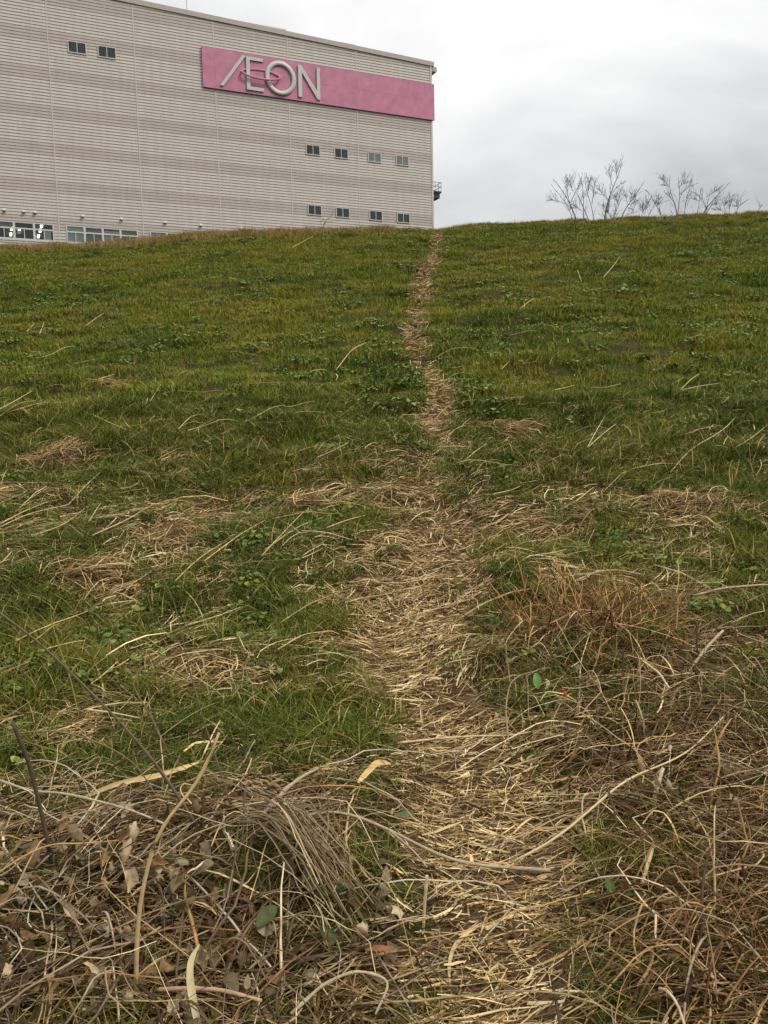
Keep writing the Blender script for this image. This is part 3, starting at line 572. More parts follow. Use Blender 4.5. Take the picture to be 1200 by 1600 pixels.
left = region(lambda px, py, x, y: np.maximum.reduce([el(px, py, 230, 1500, 420, 190), el(px, py, 60, 1290, 180, 60), el(px, py, 430, 1290, 170, 70) * .8, el(px, py, -200, 1500, 300, 250)]) * (px < np.interp(py, [1200, 1300, 1400, 1700], [600, 560, 570, 560])))
right = region(lambda px, py, x, y: np.maximum.reduce([el(px, py, 1090, 1380, 260, 260), el(px, py, 1080, 1130, 260, 110), el(px, py, 930, 1000, 160, 50) * .7, el(px, py, 1400, 1400, 260, 300)]) * (px > np.interp(py, [950, 1100, 1200, 1300, 1700], [770, 800, 880, 930, 960])))
strands('dead_vine_tangle', 'grey brown tangle of dead vines heaped left of the path', 1050, left, (.15, .95), .0021, .14, np.vstack([PALV, np.array([(.46, .39, .28), (.38, .32, .23), (.24, .18, .12), (.14, .09, .055), (.10, .065, .04), (.20, .13, .075)])]), S=12, wob=.35, up_frac=.12)
strands('dead_vine_tangle', 'straw coloured tangle of dead vines heaped right of the path', 1900, right, (.10, .75), .0021, .13, np.vstack([PALV, PAL[3:6], np.array([(.15, .09, .045), (.22, .13, .06), (.10, .06, .035)])]), S=10, wob=.3, up_frac=.25)
thick = region(lambda px, py, x, y: el(px, py, 920, 985, 120, 32))
strands('dry_thicket', 'rusty brown upright thicket of dry stalks right of the path', 850, thick, (.14, .38), .0019, .19, np.array([(.44, .25, .09), (.52, .33, .12), (.28, .13, .055), (.20, .10, .05)]), S=7, up_frac=.85)
rust = region(lambda px, py, x, y: el(px, py, 1130, 1520, 110, 110))
strands('rusty_stalks', 'orange brown thin stalks among the vines right of the path', 130, rust, (.2, .6), .0018, .16, np.array([(.33, .19, .075), (.25, .13, .06), (.40, .27, .12)]), S=9, up_frac=.3)

# ------------------------------------------------------------------ single sticks, stems and stalks one can point at
def smooth_line(P, n):
    P = np.asarray(P, float); 
    if len(P) == 2: P = np.array([P[0], (P[0] + P[1]) / 2 + rng.normal(0, .006, 3), P[1]])
    t_ = np.concatenate([[0], np.cumsum(np.linalg.norm(np.diff(P, axis=0), axis=1))]); t_ /= t_[-1]; q = np.linspace(0, 1, n)
    Q = np.stack([np.interp(q, t_, P[:, i]) for i in range(3)], 1)
    for _ in range(3): Q[1:-1] = .25 * Q[:-2] + .5 * Q[1:-1] + .25 * Q[2:]
    return Q
def stick(name, P, r0, r1, c, label, cat, group=None, n=22, parent=None, knots=True):
    Q = smooth_line(P, n); base = Q[0].copy(); rr = np.linspace(r0, r1, n)
    if knots: rr = rr * (1 + .25 * (rng.random(n) < .18)) * rng.uniform(.92, 1.08, n)
    V, F, idx = tubes(Q[None], rr[None], 6); V = V - base; nv = len(V)
    F2 = [list(range(6))[::-1], list(range(nv - 6, nv))]
    me = bpy.data.meshes.new(name); me.from_pydata(V.tolist(), [], F.tolist() + F2)
    a_ = me.attributes.new('tint', 'FLOAT_COLOR', 'POINT'); cc = np.ones((nv, 4), np.float32); cc[:, :3] = np.array(c) * rng.uniform(.85, 1.15, (nv, 1)); a_.data.foreach_set('color', cc.ravel())
    me.polygons.foreach_set('use_smooth', np.ones(len(me.polygons), bool))
    o = link(name, me, M['vine'], parent, tuple(base if parent is None else base - np.array(parent.location)))
    if parent is None: tag(o, label, cat, group)
    return o
def blade(name, P, w, c, label, cat, group=None, n=16):
    Q = smooth_line(P, n); base = Q[0].copy(); T = unit(np.gradient(Q, axis=0)); A = unit(np.cross(T, unit(EYE - Q + np.array([0, 0, .8])))); u = np.linspace(0, 1, n)
    W = w * .5 * np.interp(u, [0, .1, .5, .85, 1], [.35, .8, 1, .75, .1]); Bn = np.cross(A, T); V = []
    for i in range(n):
        for sg in (-1, 0, 1): V.append(Q[i] - base + A[i] * sg * W[i] + Bn[i] * abs(sg) * W[i] * .35)
    F = [(3 * i + j, 3 * i + j + 1, 3 * i + 4 + j, 3 * i + 3 + j) for i in range(n - 1) for j in range(2)]
    o = link(name, raw_mesh(name, np.array(V), np.array(F), tint=np.array(c) * rng.uniform(.85, 1.15, (len(V), 1)), smooth=True), M['straw'], None, tuple(base)); return tag(o, label, cat, group)
def stand(pxs, base_i=-1, dy=0.0, sink=.02):
    """an upright stem traced in the picture: foot on the ground at point base_i, the rest in the plane of that foot, leaning by dy"""
    f = G(*pxs[base_i]); n = len(pxs); out = []
    for i, p in enumerate(pxs): k = abs(i - (base_i % n)) / max(1, n - 1); out.append(at_depth(p[0], p[1], f[1] + dy * k))
    out[base_i] = f - np.array([0, 0, sink]); return out
def lie(pxs, lift=.02, arch=0.0):
    n = len(pxs); return [G(p[0], p[1], lift + arch * math.sin(math.pi * i / max(1, n - 1))) for i, p in enumerate(pxs)]
TAN = (.50, .36, .18); PALE = (.60, .47, .26); GREY = (.38, .30, .20); DARK = (.10, .07, .05); RED = (.16, .075, .05); BRN = (.24, .16, .09)
stick('dark_twig', stand([(0, 958), (60, 1002), (120, 1060), (195, 1135), (245, 1195), (290, 1262), (318, 1320)][::-1], 0, -.35), .0055, .0035, (.17, .125, .085), 'long dark twig leaning diagonally out of the left vine tangle', 'twig')
stick('upright_twig', stand([(255, 905), (275, 942), (285, 1000), (300, 1062), (325, 1150), (345, 1205), (368, 1300)][::-1], 0, .1), .0035, .0015, (.15, .115, .07), 'thin dark upright stem rising from the left vine tangle', 'stem')
stick('old_stake', stand([(20, 1130), (45, 1190), (65, 1270), (85, 1372)][::-1], 0, -.1), .007, .006, DARK, 'short dark broken woody stalk standing in the left tangle', 'stalk')
stick('yellow_twig', stand([(78, 935), (80, 970), (95, 1020), (108, 1052), (125, 1120)][::-1], 0, 0), .003, .0015, (.30, .24, .08), 'slim yellowish stem beside the long diagonal twig', 'stem')
stick('tan_stem', stand([(342, 1145), (322, 1198), (298, 1242), (270, 1264), (245, 1305), (226, 1370), (215, 1440), (211, 1555)][::-1], 0, .12), .0068, .004, TAN, 'thick tan upright stem with a bent top in the left tangle', 'stem')
stick('forked_branch', lie([(413, 1320), (450, 1293), (477, 1263), (500, 1228)], .06, .05), .007, .005, GREY, 'stout grey branch lying at the edge of the left tangle', 'branch')
stick('long_branch', lie([(435, 1329), (490, 1316), (533, 1324), (587, 1341), (633, 1349), (693, 1363), (740, 1362), (800, 1356), (860, 1358)], .03, .05), .0045, .005, (.40, .32, .21), 'long grey branch lying across the straw path', 'branch')
stick('crossing_branch', lie([(560, 1328), (610, 1345), (650, 1366), (668, 1378)], .06, .02), .004, .003, GREY, 'short grey branch crossing over the long branch', 'branch')
stick('upright_stub', stand([(667, 1368), (664, 1405), (660, 1450)][::-1], 0, 0), .0042, .005, PALE, 'short pale stalk stub standing below the long branch', 'stalk')
blade('bent_straw', lie([(763, 1432), (727, 1457), (707, 1483), (700, 1512), (704, 1535)], .02, .015), .011, TAN, 'broad bent pale straw lying on the path', 'straw')
stick('arched_stick', lie([(455, 1600), (510, 1574), (560, 1563), (613, 1567), (587, 1598)], .03, .06), .0042, .003, (.44, .36, .24), 'arched grey stick bent back at its tip at the path edge', 'stick')
stick('low_branch', lie([(247, 1568), (300, 1578), (350, 1585), (410, 1592)], .05, .02), .006, .005, (.42, .28, .16), 'brown stick lying low in the left tangle', 'stick')
blade('pale_leaf_blade', stand([(312, 1475), (297, 1498), (296, 1530), (302, 1565), (312, 1602)][::-1], 0, .05), .020, (.66, .56, .32), 'pale yellow curled leaf blade hanging in the left tangle', 'leaf blade')
blade('yellow_husk', lie([(130, 1258), (190, 1253), (245, 1244), (318, 1204)], .05, .06), .020, (.56, .41, .18), 'long yellow dry husk leaf lying on the left tangle', 'husk')
blade('yellow_husk', lie([(560, 1258), (590, 1235), (611, 1215)], .06, .04), .024, (.58, .40, .17), 'short orange tan husk leaf at the edge of the path', 'husk')
stick('arching_vine', stand([(0, 1152), (45, 1141), (105, 1143), (170, 1166), (215, 1195), (262, 1262)][::-1], 0, -.25), .0032, .0022, (.22, .15, .08), 'brown vine arching over the grass out of the left tangle', 'vine')
stick('orange_vine', lie([(-20, 1438), (40, 1418), (85, 1406), (130, 1400), (190, 1384)], .10, .05), .0035, .002, (.46, .27, .10), 'orange brown vine lying over the left tangle', 'vine')
stick('grey_vine', lie([(0, 1238), (53, 1276), (100, 1303), (150, 1323), (207, 1337), (262, 1352)], .09, .05), .0045, .0035, (.46, .38, .26), 'long grey vine running down across the left tangle', 'vine')
stick('pale_long_stem', lie([(800, 1347), (850, 1339), (893, 1323), (933, 1301), (977, 1273), (1020, 1249), (1063, 1223), (1090, 1198), (1130, 1160)], .05, .06), .0042, .0026, PALE, 'long pale stem lying diagonally over the right tangle', 'stem')
stick('knobby_branch', stand([(1064, 1085), (1080, 1045), (1100, 1016), (1130, 985)], 0, .2), .008, .006, (.46, .37, .24), 'pale knobby broken branch sticking out of the right tangle', 'branch')
tw = stick('red_twig', stand([(745, 887), (757, 912), (777, 942), (800, 977), (824, 1012)][::-1], 0, -.05), .005, .003, RED, 'dark reddish twig with thin side shoots leaning over the path', 'twig')
d_ = G(824, 1012)[1]
for pl in ([(745, 887), (727, 878), (710, 868)], [(752, 900), (764, 886), (772, 870), (770, 858)], [(760, 918), (790, 890)]): stick('shoot', [at_depth(a, b2, d_ - .05) for a, b2 in pl], .0022, .001, RED, None, None, parent=tw, n=8)
stick('fallen_stick', lie([(718, 968), (757, 956), (800, 945), (842, 935)], .05, .03), .006, .005, (.42, .30, .15), 'tan stick lying just behind the red twig', 'stick')
stick('fallen_stick', lie([(898, 936), (932, 927), (965, 921), (1003, 909)], .08, .03), .0055, .004, (.40, .33, .22), 'grey stick lying behind the rusty thicket', 'stick')
stick('fallen_stick', lie([(857, 1023), (905, 1012), (952, 1004)], .08, .03), .0055, .005, (.38, .25, .14), 'brown stick lying in front of the rusty thicket', 'stick')
stick('fallen_stick', lie([(1085, 949), (1130, 945), (1200, 938), (1240, 934)], .07, .03), .006, .005, (.46, .36, .21), 'tan stick lying behind the right tangle', 'stick')
stick('dark_stalk', stand([(1088, 970), (1089, 1010), (1092, 1052)][::-1], 0, 0), .0045, .004, DARK, 'dark upright stalk behind the right tangle', 'stalk')
stick('hooked_vine', stand([(1150, 1000), (1154, 985), (1145, 978), (1110, 985), (1070, 992)], 0, .1), .0035, .003, (.48, .40, .27), 'pale vine hooked over at its end in the right tangle', 'vine')
stick('bleached_stalk', stand([(1036, 1200), (1024, 1240), (1020, 1280)][::-1], 0, .1), .008, .006, (.52, .42, .28), 'thick bleached stalk standing in the right tangle', 'stalk')
stick('curved_vine', lie([(795, 1165), (790, 1130), (797, 1100), (815, 1085), (840, 1072)], .05, .06), .004, .0025, (.30, .20, .11), 'reddish brown vine curving up beside the green seedling', 'vine')
stick('pale_long_stem', lie([(620, 1160), (680, 1152), (740, 1150), (800, 1155), (880, 1150)], .03, .03), .0045, .003, PALE, 'long pale stem lying flat across the path below the seedling', 'stem')
stick('pale_long_stem', lie([(1000, 1080), (1030, 1110), (1045, 1130)], .10, .02), .005, .004, PALE, 'short thick pale stem fallen in the right tangle', 'stem')
z6 = [[(685, 163), (715, 135), (737, 105)], [(895, 770), (960, 715), (1000, 690), (1060, 665), (1100, 615)], [(770, 760), (870, 745), (995, 755)], [(640, 492), (690, 497), (740, 485)], [(635, 712), (665, 650), (690, 590)], [(640, 708), (690, 660), (725, 620)], [(1100, 715), (1150, 680), (1200, 635)], [(530, 505), (595, 488)], [(925, 520), (960, 490), (985, 455)], [(340, 865), (400, 845), (440, 820)], [(605, 135), (618, 160)], [(425, 262), (470, 228)], [(440, 262), (436, 222)], [(250, 750), (320, 700)], [(1060, 705), (1075, 670)], [(600, 875), (655, 820)], [(930, 520), (1045, 500)]]
z5 = [[(290, 600), (340, 630), (395, 655)], [(385, 605), (410, 650)], [(455, 565), (485, 500)], [(470, 560), (505, 520)], [(560, 660), (600, 625), (650, 590)], [(590, 660), (675, 620)], [(270, 315), (325, 275)], [(125, 335), (145, 260)], [(85, 335), (108, 300)], [(220, 255), (250, 215)], [(915, 75), (980, 30)], [(1018, 100), (1022, 70)], [(215, 880), (270, 830), (335, 755)], [(900, 745), (995, 690)], [(990, 745), (1090, 700)], [(0, 610), (60, 580), (110, 540)], [(30, 605), (120, 585), (190, 545)], [(0, 598), (100, 515)], [(1050, 440), (1100, 400), (1150, 365)], [(310, 490), (360, 460)], [(720, 180), (745, 172)], [(770, 620), (800, 645)]]
z7 = [[(0, 75), (90, 45), (215, 0)], [(0, 65), (80, 30), (150, 0)], [(110, 115), (200, 80), (275, 10)], [(290, 110), (400, 75), (480, 0)], [(550, 262), (640, 180), (860, 35)], [(640, 205), (760, 120), (830, 60)], [(830, 165), (930, 100), (1010, 35)], [(820, 180), (900, 110), (950, 20)], [(945, 110), (1020, 118), (1100, 115)], [(580, 385), (670, 358), (760, 325)], [(750, 445), (780, 500)], [(880, 365), (970, 310), (1060, 265)], [(870, 475), (950, 430), (1040, 400)], [(270, 655), (350, 662), (440, 660)], [(740, 505), (738, 540)], [(640, 790), (690, 690)], [(280, 70), (316, 10)], [(400, 215), (425, 130)], [(1020, 75), (1140, 40)], [(945, 185), (1010, 145)]]
for L_, ox, oy, grp, lab in ((z6, 600, 360, 'dry stems right of the path', 'single pale dry stem lying on the grass slope right of the path'), (z5, 0, 360, 'dry stems on the left slope', 'single pale dry stem lying on the left grass slope'), (z7, 0, 800, 'dry stems at the foot of the left slope', 'single long pale dry stem fallen at the foot of the left slope')):
    for q in L_:
        P = lie([(ox + a / 2, oy + b2 / 2) for a, b2 in q], .06, .012); dd = P[0][1]
        ln = float(np.linalg.norm(P[-1] - P[0])); lb = lab.replace('single long pale', 'single pale').replace('single', ('short' if ln < .3 else 'medium length' if ln < .8 else 'very long') + (' bent' if len(q) > 2 else ' straight'))
        stick('dry_stem', P, .0045 + .00025 * max(0, dd - 6), .002 + .0001 * dd, random.choice([PALE, (.58, .44, .20), (.52, .38, .18)]), lb, 'stem', grp, n=12, knots=False)

nb = 46; A0, B0 = G(398, 1318), G(548, 1462); Pb = np.zeros((nb, 9, 3)); uu = np.linspace(0, 1, 9)
for k in range(nb):
    o0 = rng.normal(0, .07, 3) * np.array([1, 1, .4]); o1 = rng.normal(0, .05, 3) * np.array([1, 1, .5]); e0, e1 = rng.uniform(-.15, .3), rng.uniform(.7, 1.12)
    for j, u_ in enumerate(e0 + (e1 - e0) * uu):
        p = A0 + (B0 - A0) * u_ + o0 * (1 - u_) + o1 * u_ + rng.normal(0, .003, 3); g_ = float(ground(p[0], p[1])); Pb[k, j] = (p[0], p[1], g_ + .05 + .07 * math.sin(math.pi * np.clip(u_, 0, 1)) + abs(o0[2] * (1 - u_) + o1[2] * u_) * 1.5)
V, F, idx = tubes(Pb, np.full((nb, 9), 1.) * rng.uniform(.0010, .0026, (nb, 1)), 4); c = PALV[rng.choice([0, 1, 2, 4, 0], nb)] * rng.uniform(.55, 1.05, (nb, 1))
tag(link('stem_bundle', raw_mesh('stem_bundle', V - A0, F, tint=c[idx], smooth=True), M['vine'], None, tuple(A0)), 'loose bundle of grey dry stems lying diagonally at the tangle edge', 'stem bundle')
# ------------------------------------------------------------------ heaps of cut straw left on the grass
for hx, hy, rx_, ry_, hh, nn, lab in ((95, 726, .42, .26, .12, 420, 'wide brown heap of dead straw on the left slope'), (268, 856, .22, .18, .13, 300, 'small pale heap of straw lower on the left slope'), (140, 908, .42, .2, .10, 420, 'long matted heap of straw on the left near the levee foot'), (810, 684, .36, .22, .09, 320, 'flat brown heap of straw right of the path fork'), (170, 606, .22, .16, .07, 120, 'little wisp heap of straw high on the left slope'), (1040, 792, .7, .25, .08, 420, 'broad low heap of straw on the right at the levee foot'), (480, 792, .35, .18, .07, 300, 'flat pale heap of straw left of the path')):
    c = G(hx, hy); a = rng.uniform(0, 6.28, nn); q = np.abs(rng.normal(0, .5, nn)) * (.55 + .9 * vnoise(a * 1.3 + hx, np.full(nn, hy * .37))); q = np.minimum(q, .85); x = c[0] + rx_ * q * np.cos(a) * 1.15; y = c[1] + ry_ * q * np.sin(a) * 1.15; lf = hh * np.clip(1 - q ** 2, 0, 1) * rng.random(nn) ** .7 + .02
    o = straws('straw_heap', x, y, rng.normal(.3, 1.0, nn), np.minimum(rng.gamma(3, .05, nn) + .06, .35), rng.uniform(.002, .0055, nn), lf, kind=None, label=lab, cat='straw heap', segs=4, pal=np.vstack([PAL[:4] * np.array([.72, .64, .58]), PAL[:3], PALV[1:4]]))

# ------------------------------------------------------------------ leaves and green plants
def leaf_mesh(L, w, curl, fold, c, sd, wav=.0, n=9):
    r = np.random.default_rng(sd); V = []; u = np.linspace(0, 1, n); ang = np.cumsum(np.full(n, curl / n) + r.normal(0, wav * .3, n)); X = np.cumsum(np.cos(ang)) * L / n; Z = np.cumsum(np.sin(ang)) * L / n
    for i in range(n):
        ww = w * .5 * max(.03, math.sin(math.pi * min(1, u[i] * .92 + .04)) ** .75) * (1 + r.normal(0, wav * .3))
        for j, sg in enumerate((-1, -.5, 0, .5, 1)):
            fz = fold * abs(sg) ** 1.5 * ww * (1 + r.normal(0, wav)); nx, nz_ = -math.sin(ang[i]), math.cos(ang[i])
            V.append((X[i] + nx * fz, sg * ww * (1 - .35 * abs(fold) * abs(sg)), Z[i] + nz_ * fz + r.normal(0, wav * .003)))
    F = [(5 * i + j, 5 * i + j + 1, 5 * i + 6 + j, 5 * i + 5 + j) for i in range(n - 1) for j in range(4)]
    cc = np.array(c)[None] * r.uniform(.75, 1.2, (n * 5, 1)); cc[2::5] *= 1.15
    V = np.array(V)
    return raw_mesh('leaf', V - V[2], np.array(F), tint=cc, smooth=True)
DL = [(.36, .27, .15), (.44, .34, .20), (.25, .16, .075), (.50, .40, .25), (.17, .105, .05), (.34, .22, .105)]
DN = ['mid brown', 'light tan', 'dark brown', 'pale buff', 'blackish brown', 'rusty brown']
dead = [leaf_mesh(rng.uniform(.07, .115), rng.uniform(.035, .06), rng.uniform(.8, 3.4), rng.uniform(.5, 1.5), DL[i % 6], 500 + i, .55) for i in range(12)]
for me in dead: me.materials.append(M['leafdead'])
dl = region(lambda px, py, x, y: np.maximum.reduce([el(px, py, 180, 1480, 300, 160), el(px, py, 520, 1440, 110, 120) * .7, el(px, py, 340, 1380, 70, 60)]) * (px < 640) * (px > -60)); x, y = dl(60)
for i in range(len(x)):
    o = link('dead_leaf', dead[i % 12]); o.location = (x[i], y[i], float(ground(x[i], y[i])) + float(rng.uniform(.03, .10))); o.rotation_euler = (rng.normal(0, .7), rng.normal(-.2, .6), rng.uniform(0, 6.28)); s = float(rng.uniform(.6, 1.25)); o.scale = (s, s, s)
    tag(o, 'curled %s dead leaf caught in the left vine tangle' % DN[i % 6], 'leaf', 'dead leaves in the left vine tangle')
x, y = dl(380); n = len(x); V_, F_, C_ = [], [], []      # flat rotting leaf layer under the vines
u5 = np.array([0, .25, .55, .8, 1.]); w5 = np.array([.05, .8, 1, .7, .05])
th = rng.uniform(0, 6.28, n); Lf = rng.uniform(.03, .075, n); Wf = Lf * rng.uniform(.2, .32, n); D_ = np.stack([np.cos(th), np.sin(th), rng.normal(0, .35, n)], 1); A_ = np.stack([-np.sin(th), np.cos(th), rng.normal(0, .35, n)], 1)
P = np.stack([x, y, ground(x, y) + rng.exponential(.018, n) + .012], 1)[:, None] + D_[:, None] * (Lf[:, None] * (u5 - .5))[..., None] + np.array([0, 0, 1.]) * (rng.normal(0, .3, n)[:, None] * Lf[:, None] * (u5 - .5) ** 2 * 4)[..., None]
V, F, idx = ribbons(P, Wf[:, None] * w5[None], np.repeat(A_[:, None], 5, 1)); c = (np.array(DL)[rng.integers(0, 6, n)] * rng.uniform(.2, .65, (n, 1)))
tag(link('leaf_litter', raw_mesh('leaf_litter', V, F, tint=c[idx], smooth=True), M['leafdead']), 'layer of small brown dead leaves under the left vine tangle', 'leaf litter', kind='stuff')
dr = region(lambda px, py, x, y: np.maximum.reduce([el(px, py, 780, 1035, 40, 14), el(px, py, 880, 1080, 60, 40), el(px, py, 1100, 1250, 120, 60) * .6]) * (px > 740)); x, y = dr(30)
for i in range(len(x)):
    o = link('dead_leaf', dead[i % 12]); o.location = (x[i], y[i], float(ground(x[i], y[i])) + float(rng.uniform(.02, .08))); o.rotation_euler = (rng.normal(0, .6), rng.normal(-.2, .5), rng.uniform(0, 6.28)); s = float(rng.uniform(.5, .9)); o.scale = (s, s, s)
    tag(o, 'small %s dead leaf lying among the stalks right of the path' % DN[i % 6], 'leaf', 'dead leaves right of the path')
def leafy(name, foot, spec, label, cat, col):
    f = G(*foot); e = empty(name, tuple(f)); tag(e, label, cat)
    for i, (dx, dz, L, rz, pitch, c) in enumerate(spec):
        o = link('leaf', leaf_mesh(L, L * .48, -.5, .25, c or col, 700 + i + int(foot[0]), .08), M['leafgreen'], e, (dx, -.01, dz)); o.rotation_euler = (rng.normal(0, .15), pitch, rz)
        st = smooth_line([(0, 0, -.02), (dx * .4, 0, dz * .6), (dx, -.01, dz)], 6); V, F, _ = tubes(st[None], np.full((1, 6), .0017), 4); link('stalk', raw_mesh('stalk', V, F, tint=np.array([(.12, .14, .05)] * len(V))), M['leafgreen'], e)
    return e
leafy('seedling', (840, 1108), [(0, .09, .085, 1.6, -1.15, (.10, .22, .05)), (-.02, .06, .075, 2.7, -.4, (.075, .17, .04)), (.02, .055, .07, .3, -.35, (.13, .22, .08)), (.01, .04, .07, -1.2, -.1, (.05, .12, .035)), (-.01, .03, .06, 3.9, 0, (.05, .11, .03))], 'small green seedling with oval leaves at the right path edge', 'seedling', (.07, .16, .04))
f = G(886, 1118); o = link('red_leaf', leaf_mesh(.075, .035, .5, .5, (.50, .09, .03), 771, .15), M['leafdead'], None, (f[0], f[1], f[2] + .05)); o.rotation_euler = (.5, -.7, 2.2); tag(o, 'single orange red leaf beside the green seedling', 'leaf')
leafy('ivy_sprig', (955, 1425), [(0, .05, .06, 1.6, -.8, None), (.04, .045, .07, .2, -.3, None), (-.03, .04, .055, 2.9, -.3, None), (.01, .02, .06, -1.2, 0, None), (-.05, .01, .05, -2.0, 0, (.12, .16, .03)), (.0, .01, .05, -1.7, .1, None)], 'little dark green leafy sprig in the straw right of the path', 'plant', (.06, .11, .022))
for (px, py, L, w, rz, pt, c, lab) in ((532, 1436, .11, .050, .35, -.25, (.070, .090, .028), 'large dark green fallen leaf at the left edge of the path'), (636, 1308, .085, .026, .3, -.1, (.08, .13, .05), 'slender green leaf in the straw at the left path edge'), (432, 1490, .10, .05, 1.0, -.4, (.07, .088, .028), 'dull green leaf half hidden under the left vine tangle'), (545, 1510, .09, .05, 1.9, -.3, (.058, .085, .025), 'dark green leaf lying below the large fallen leaf'), (600, 1520, .10, .022, .1, -.1, (.30, .12, .05), 'rusty red dead leaf lying at the left path edge')):
    f = G(px, py); o = link('fallen_leaf', leaf_mesh(L, w, -.3, .25, c, int(px), .06), M['leafgreen'], None, (f[0] - L / 2, f[1], f[2] + .07)); o.rotation_euler = (.3, pt, rz); tag(o, lab, 'leaf')
weeds = [weed_tuft(46, .19, .09, .040, 800 + i) for i in range(5)]
mw, tw_, bw = material('broadleaf'); vv = N(tw_, 'ShaderNodeAttribute', attribute_name='val'); tw_.links.new(ramp(tw_, vv.outputs['Fac'], [(0, (.045, .095, .016)), (.5, (.080, .145, .024)), (.9, (.150, .200, .050)), (1, (.28, .29, .10))]), bw.inputs['Base Color']); bw.inputs['Roughness'].default_value = .5; bw.inputs['Specular IOR Level'].default_value = .08
for me in weeds: me.materials.append(mw)
wl = [(600, 540), (560, 605), (745, 640), (612, 555), (585, 590), (640, 590), (600, 612), (640, 606), (578, 640), (618, 652), (640, 636), (748, 612), (750, 658), (795, 660), (770, 640), (628, 465), (655, 378), (690, 380), (1065, 397), (1000, 448), (960, 460), (1078, 508), (1098, 556), (1060, 572), (1090, 535), (1120, 560), (985, 562), (930, 548), (890, 655), (1030, 575), (540, 575), (425, 590), (375, 652), (345, 650), (1150, 520), (940, 838), (1170, 822), (1190, 885), (105, 1055), (35, 1040), (200, 1058), (395, 965), (603, 862), (330, 700), (50, 600), (480, 560), (1180, 620), (640, 425), (200, 545)]
for i, (px, py) in enumerate(wl):
    f = G(px, py + 4); o = link('broadleaf_weed', weeds[i % 5], None, None, tuple(f)); s = float(rng.uniform(.85, 1.35)) * (.75 if py > 800 else 1.0) * (1.25 if py < 480 else 1); o.scale = (s * 1.15, s, s); o.rotation_euler = (.25, 0, rng.uniform(0, 6.28)); o.rotation_mode = 'XYZ'
    if py > 800: tag(o, 'clump of broad green weed leaves among the straw at the levee foot', 'weed', 'weed clumps at the levee foot')
    elif abs(px - 680) < 125: tag(o, 'dark glossy broadleaf weed clump beside the narrow footpath', 'weed', 'weed clumps beside the footpath')
    elif px > 680: tag(o, 'pale topped broadleaf weed clump on the grass slope right of the path', 'weed', 'weed clumps on the right slope')
    else: tag(o, 'broadleaf weed clump on the grass slope left of the path', 'weed', 'weed clumps on the left slope')

# ------------------------------------------------------------------ bare shrubs behind the crest (each a thing with trunks and twigs)
def shrub(label, limbs, Y, r0, seed, twigs=7, foot=None):
    """limbs: photo polylines; every limb gets its own depth so that the crown has real volume"""
    r = np.random.default_rng(seed); fx = np.mean([l[0][0] for l in limbs]); f = at_depth(fx, limbs[0][0][1] + 10, Y); gz = float(ground(f[0], Y)); e = empty('bare_shrub', (f[0], Y, gz)); tag(e, label, 'shrub', None)
    E0 = np.array([f[0], Y, gz]); V_, F_, o_ = [], [], 0; W_, G_, o2 = [], [], 0
    for li, l in enumerate(limbs):
        dy = r.uniform(-.6, .6); n = len(l); P = [at_depth(p[0], p[1], Y + dy * (i / (n - 1))) for i, p in enumerate(l)]
        if r0[li] >= .014: P = [np.array([P[0][0] * .6 + E0[0] * .4, Y, gz - .05])] + P
        Q = smooth_line(P, 14); rr = np.linspace(r0[li] * .8, .005, 14); v, fc, _ = tubes(Q[None], rr[None], 5); V_.append(v - E0); F_.append(fc + o_); o_ += len(v)
        for k in range(int(twigs * 2.2)):
            i = r.integers(3, 13); T = unit(Q[min(13, i + 1)] - Q[i - 1]); sd_ = unit(np.cross(T, r.normal(0, 1, 3))); d = unit(T * .9 + sd_ * .75 + np.array([0, 0, .25])); le = r.uniform(.18, .75) * (1 - .055 * i); b1 = Q[i] + d * le * .5 + r.normal(0, .02, 3); b2 = Q[i] + d * le + np.array([0, 0, .05])
            q = smooth_line([Q[i], b1, b2], 6); v, fc, _ = tubes(q[None], np.linspace(.0050, .0028, 6)[None], 3); W_.append(v - E0); G_.append(fc + o2); o2 += len(v)
            for kk in range(1 + int(r.random() < .4)):
                j = r.integers(2, 5); d2 = unit(d + r.normal(0, .6, 3)); q2 = np.array([q[j], q[j] + d2 * le * .2, q[j] + d2 * le * .4 + np.array([0, 0, .015])]); v, fc, _ = tubes(q2[None], np.array([[.004, .0035, .0025]]), 3); W_.append(v - E0); G_.append(fc + o2); o2 += len(v)
    c1 = (.05, .042, .038); v = np.vstack(V_); link('trunk', raw_mesh('trunk', v, np.vstack(F_), tint=np.array([c1] * len(v)), smooth=True), M['bark'], e)
    v = np.vstack(W_); link('twigs', raw_mesh('twigs', v, np.vstack(G_), tint=np.array([(.10, .085, .075)] * len(v))), M['bark'], e); return e
a4 = lambda L: [[(850 + x / 7.5, 250 + y / 7.5) for x, y in l] for l in L]
a5 = lambda L: [[(1000 + x / 6.0, 250 + y / 6.0) for x, y in l] for l in L]
shrub('widest bare shrub behind the crest with many slender stems', a4([[(400, 710), (350, 620), (300, 500), (230, 380), (180, 300), (105, 215)], [(345, 700), (280, 530), (180, 410), (80, 280)], [(300, 500), (270, 380), (278, 210)], [(310, 500), (360, 390), (430, 270)], [(250, 510), (160, 485), (70, 465)], [(340, 370), (295, 250)]]), 31.0, [.035, .02, .013, .013, .010, .008], 21, 8)
shrub('bare shrub with a dark leaning trunk beside the widest one', a4([[(540, 700), (480, 620), (440, 500), (400, 400), (380, 380)], [(470, 690), (450, 560), (470, 440), (460, 280), (400, 155)], [(590, 690), (555, 520), (510, 400), (475, 330), (478, 140)], [(560, 520), (585, 370), (600, 195)], [(450, 600), (390, 560), (340, 530)], [(515, 400), (530, 250)]]), 31.6, [.036, .022, .020, .012, .010, .008], 22, 8)
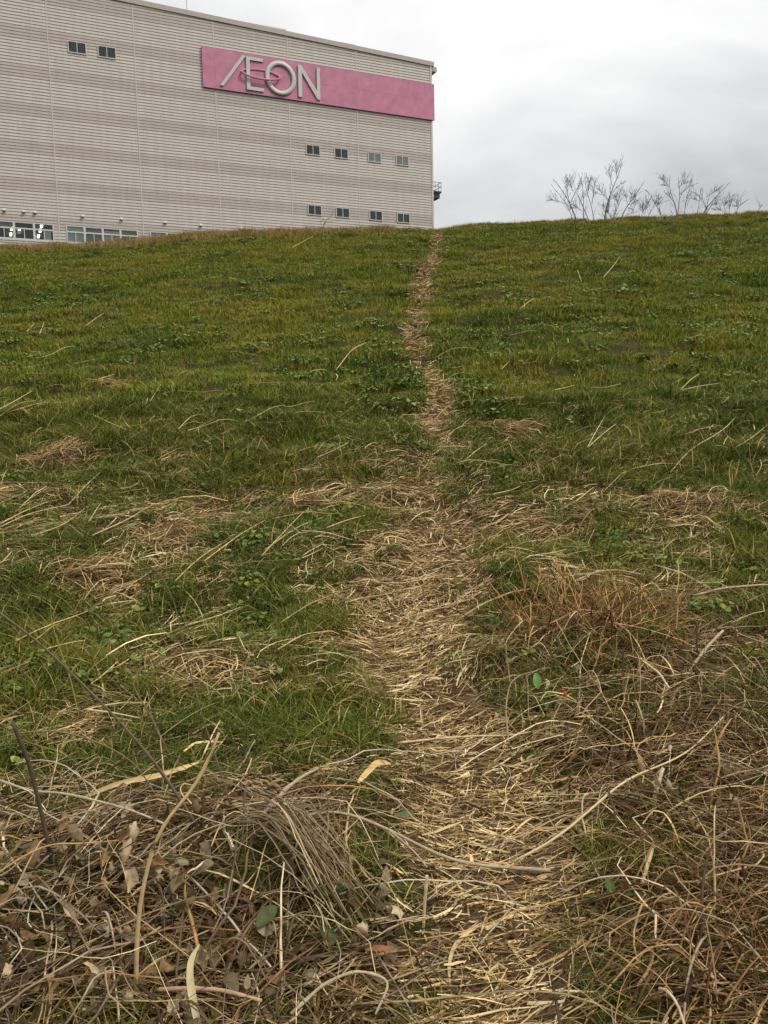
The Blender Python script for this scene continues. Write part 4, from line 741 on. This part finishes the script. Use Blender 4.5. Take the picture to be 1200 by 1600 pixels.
shrub('tallest bare shrub with a dark straight trunk', a4([[(705, 690), (725, 540), (770, 420), (810, 320), (860, 200), (905, 120), (915, 20)], [(730, 560), (790, 400), (810, 330), (870, 290), (950, 238)], [(740, 460), (680, 390), (620, 300)], [(805, 310), (775, 220), (758, 110)], [(855, 200), (838, 50)]]), 30.6, [.040, .020, .010, .010, .009], 23, 7)
shrub('thin grey bare shrub between two dark trunks', a4([[(790, 690), (850, 590), (860, 480), (900, 380), (918, 300)], [(800, 690), (880, 530), (920, 420), (940, 350)], [(855, 500), (830, 420)], [(790, 690), (740, 600), (690, 520)]]), 32.0, [.018, .016, .008, .009], 24, 10)
shrub('bare shrub leaning right with one long branch', a4([[(885, 690), (930, 600), (985, 530), (1050, 440), (1110, 340), (1180, 250)], [(985, 530), (960, 440), (940, 410)], [(985, 530), (1060, 500), (1090, 470)], [(1010, 490), (1030, 390)], [(895, 680), (1060, 610), (1010, 560)]]), 31.2, [.034, .009, .009, .008, .007], 25, 7)
shrub('low bushy bare shrub with crossing stems', a5([[(70, 520), (130, 420), (150, 380), (205, 340)], [(215, 520), (160, 440), (130, 400), (100, 320), (95, 285), (55, 280)], [(40, 510), (60, 440), (75, 370)], [(150, 440), (180, 400)], [(30, 510), (20, 440)]]), 31.4, [.020, .018, .010, .008, .008], 26, 10)
shrub('bare shrub forked in two with knobbly twig ends', a5([[(355, 510), (320, 390), (285, 310), (265, 245), (285, 140)], [(350, 510), (380, 330), (365, 260), (360, 165)], [(268, 245), (205, 165)], [(270, 250), (200, 228)], [(380, 325), (430, 270), (490, 230)], [(310, 390), (250, 310)], [(365, 255), (430, 205)], [(415, 500), (430, 400), (445, 320)]]), 31.0, [.030, .026, .012, .009, .013, .009, .008, .010], 27, 5)
shrub('bare shrub with one long low branch sweeping right', a5([[(570, 510), (630, 430), (700, 370), (750, 300), (855, 200)], [(600, 500), (635, 420), (645, 330), (670, 265)], [(635, 420), (570, 360), (530, 300), (490, 295)], [(530, 510), (555, 400), (570, 265)], [(645, 330), (720, 275)], [(560, 385), (470, 355)], [(660, 430), (740, 400)]]), 31.3, [.036, .016, .014, .015, .009, .008, .008], 28, 6)
shrub('small twiggy bare shrub near the crest end', a5([[(800, 500), (795, 430), (770, 390)], [(790, 490), (720, 450)], [(838, 495), (840, 370)], [(795, 430), (820, 380)]]), 31.0, [.014, .009, .009, .007], 29, 6)
shrub('single small forked bare sapling on the crest', a5([[(895, 500), (920, 440), (935, 410), (1020, 370)], [(925, 430), (920, 375)], [(920, 440), (890, 430)]]), 30.2, [.018, .009, .008], 30, 4)
shrub('lone bare twig sapling at the crest end', a5([[(1105, 480), (1130, 440), (1150, 410)], [(1128, 445), (1120, 420)]]), 29.5, [.012, .006], 31, 1)
shrub('tiny bare sprig standing before the building wall', [[(504, 358), (506, 350), (509, 344), (517, 339)], [(508, 347), (503, 340)], [(506, 350), (511, 346)]], 27.0, [.016, .010, .008], 32, 1)
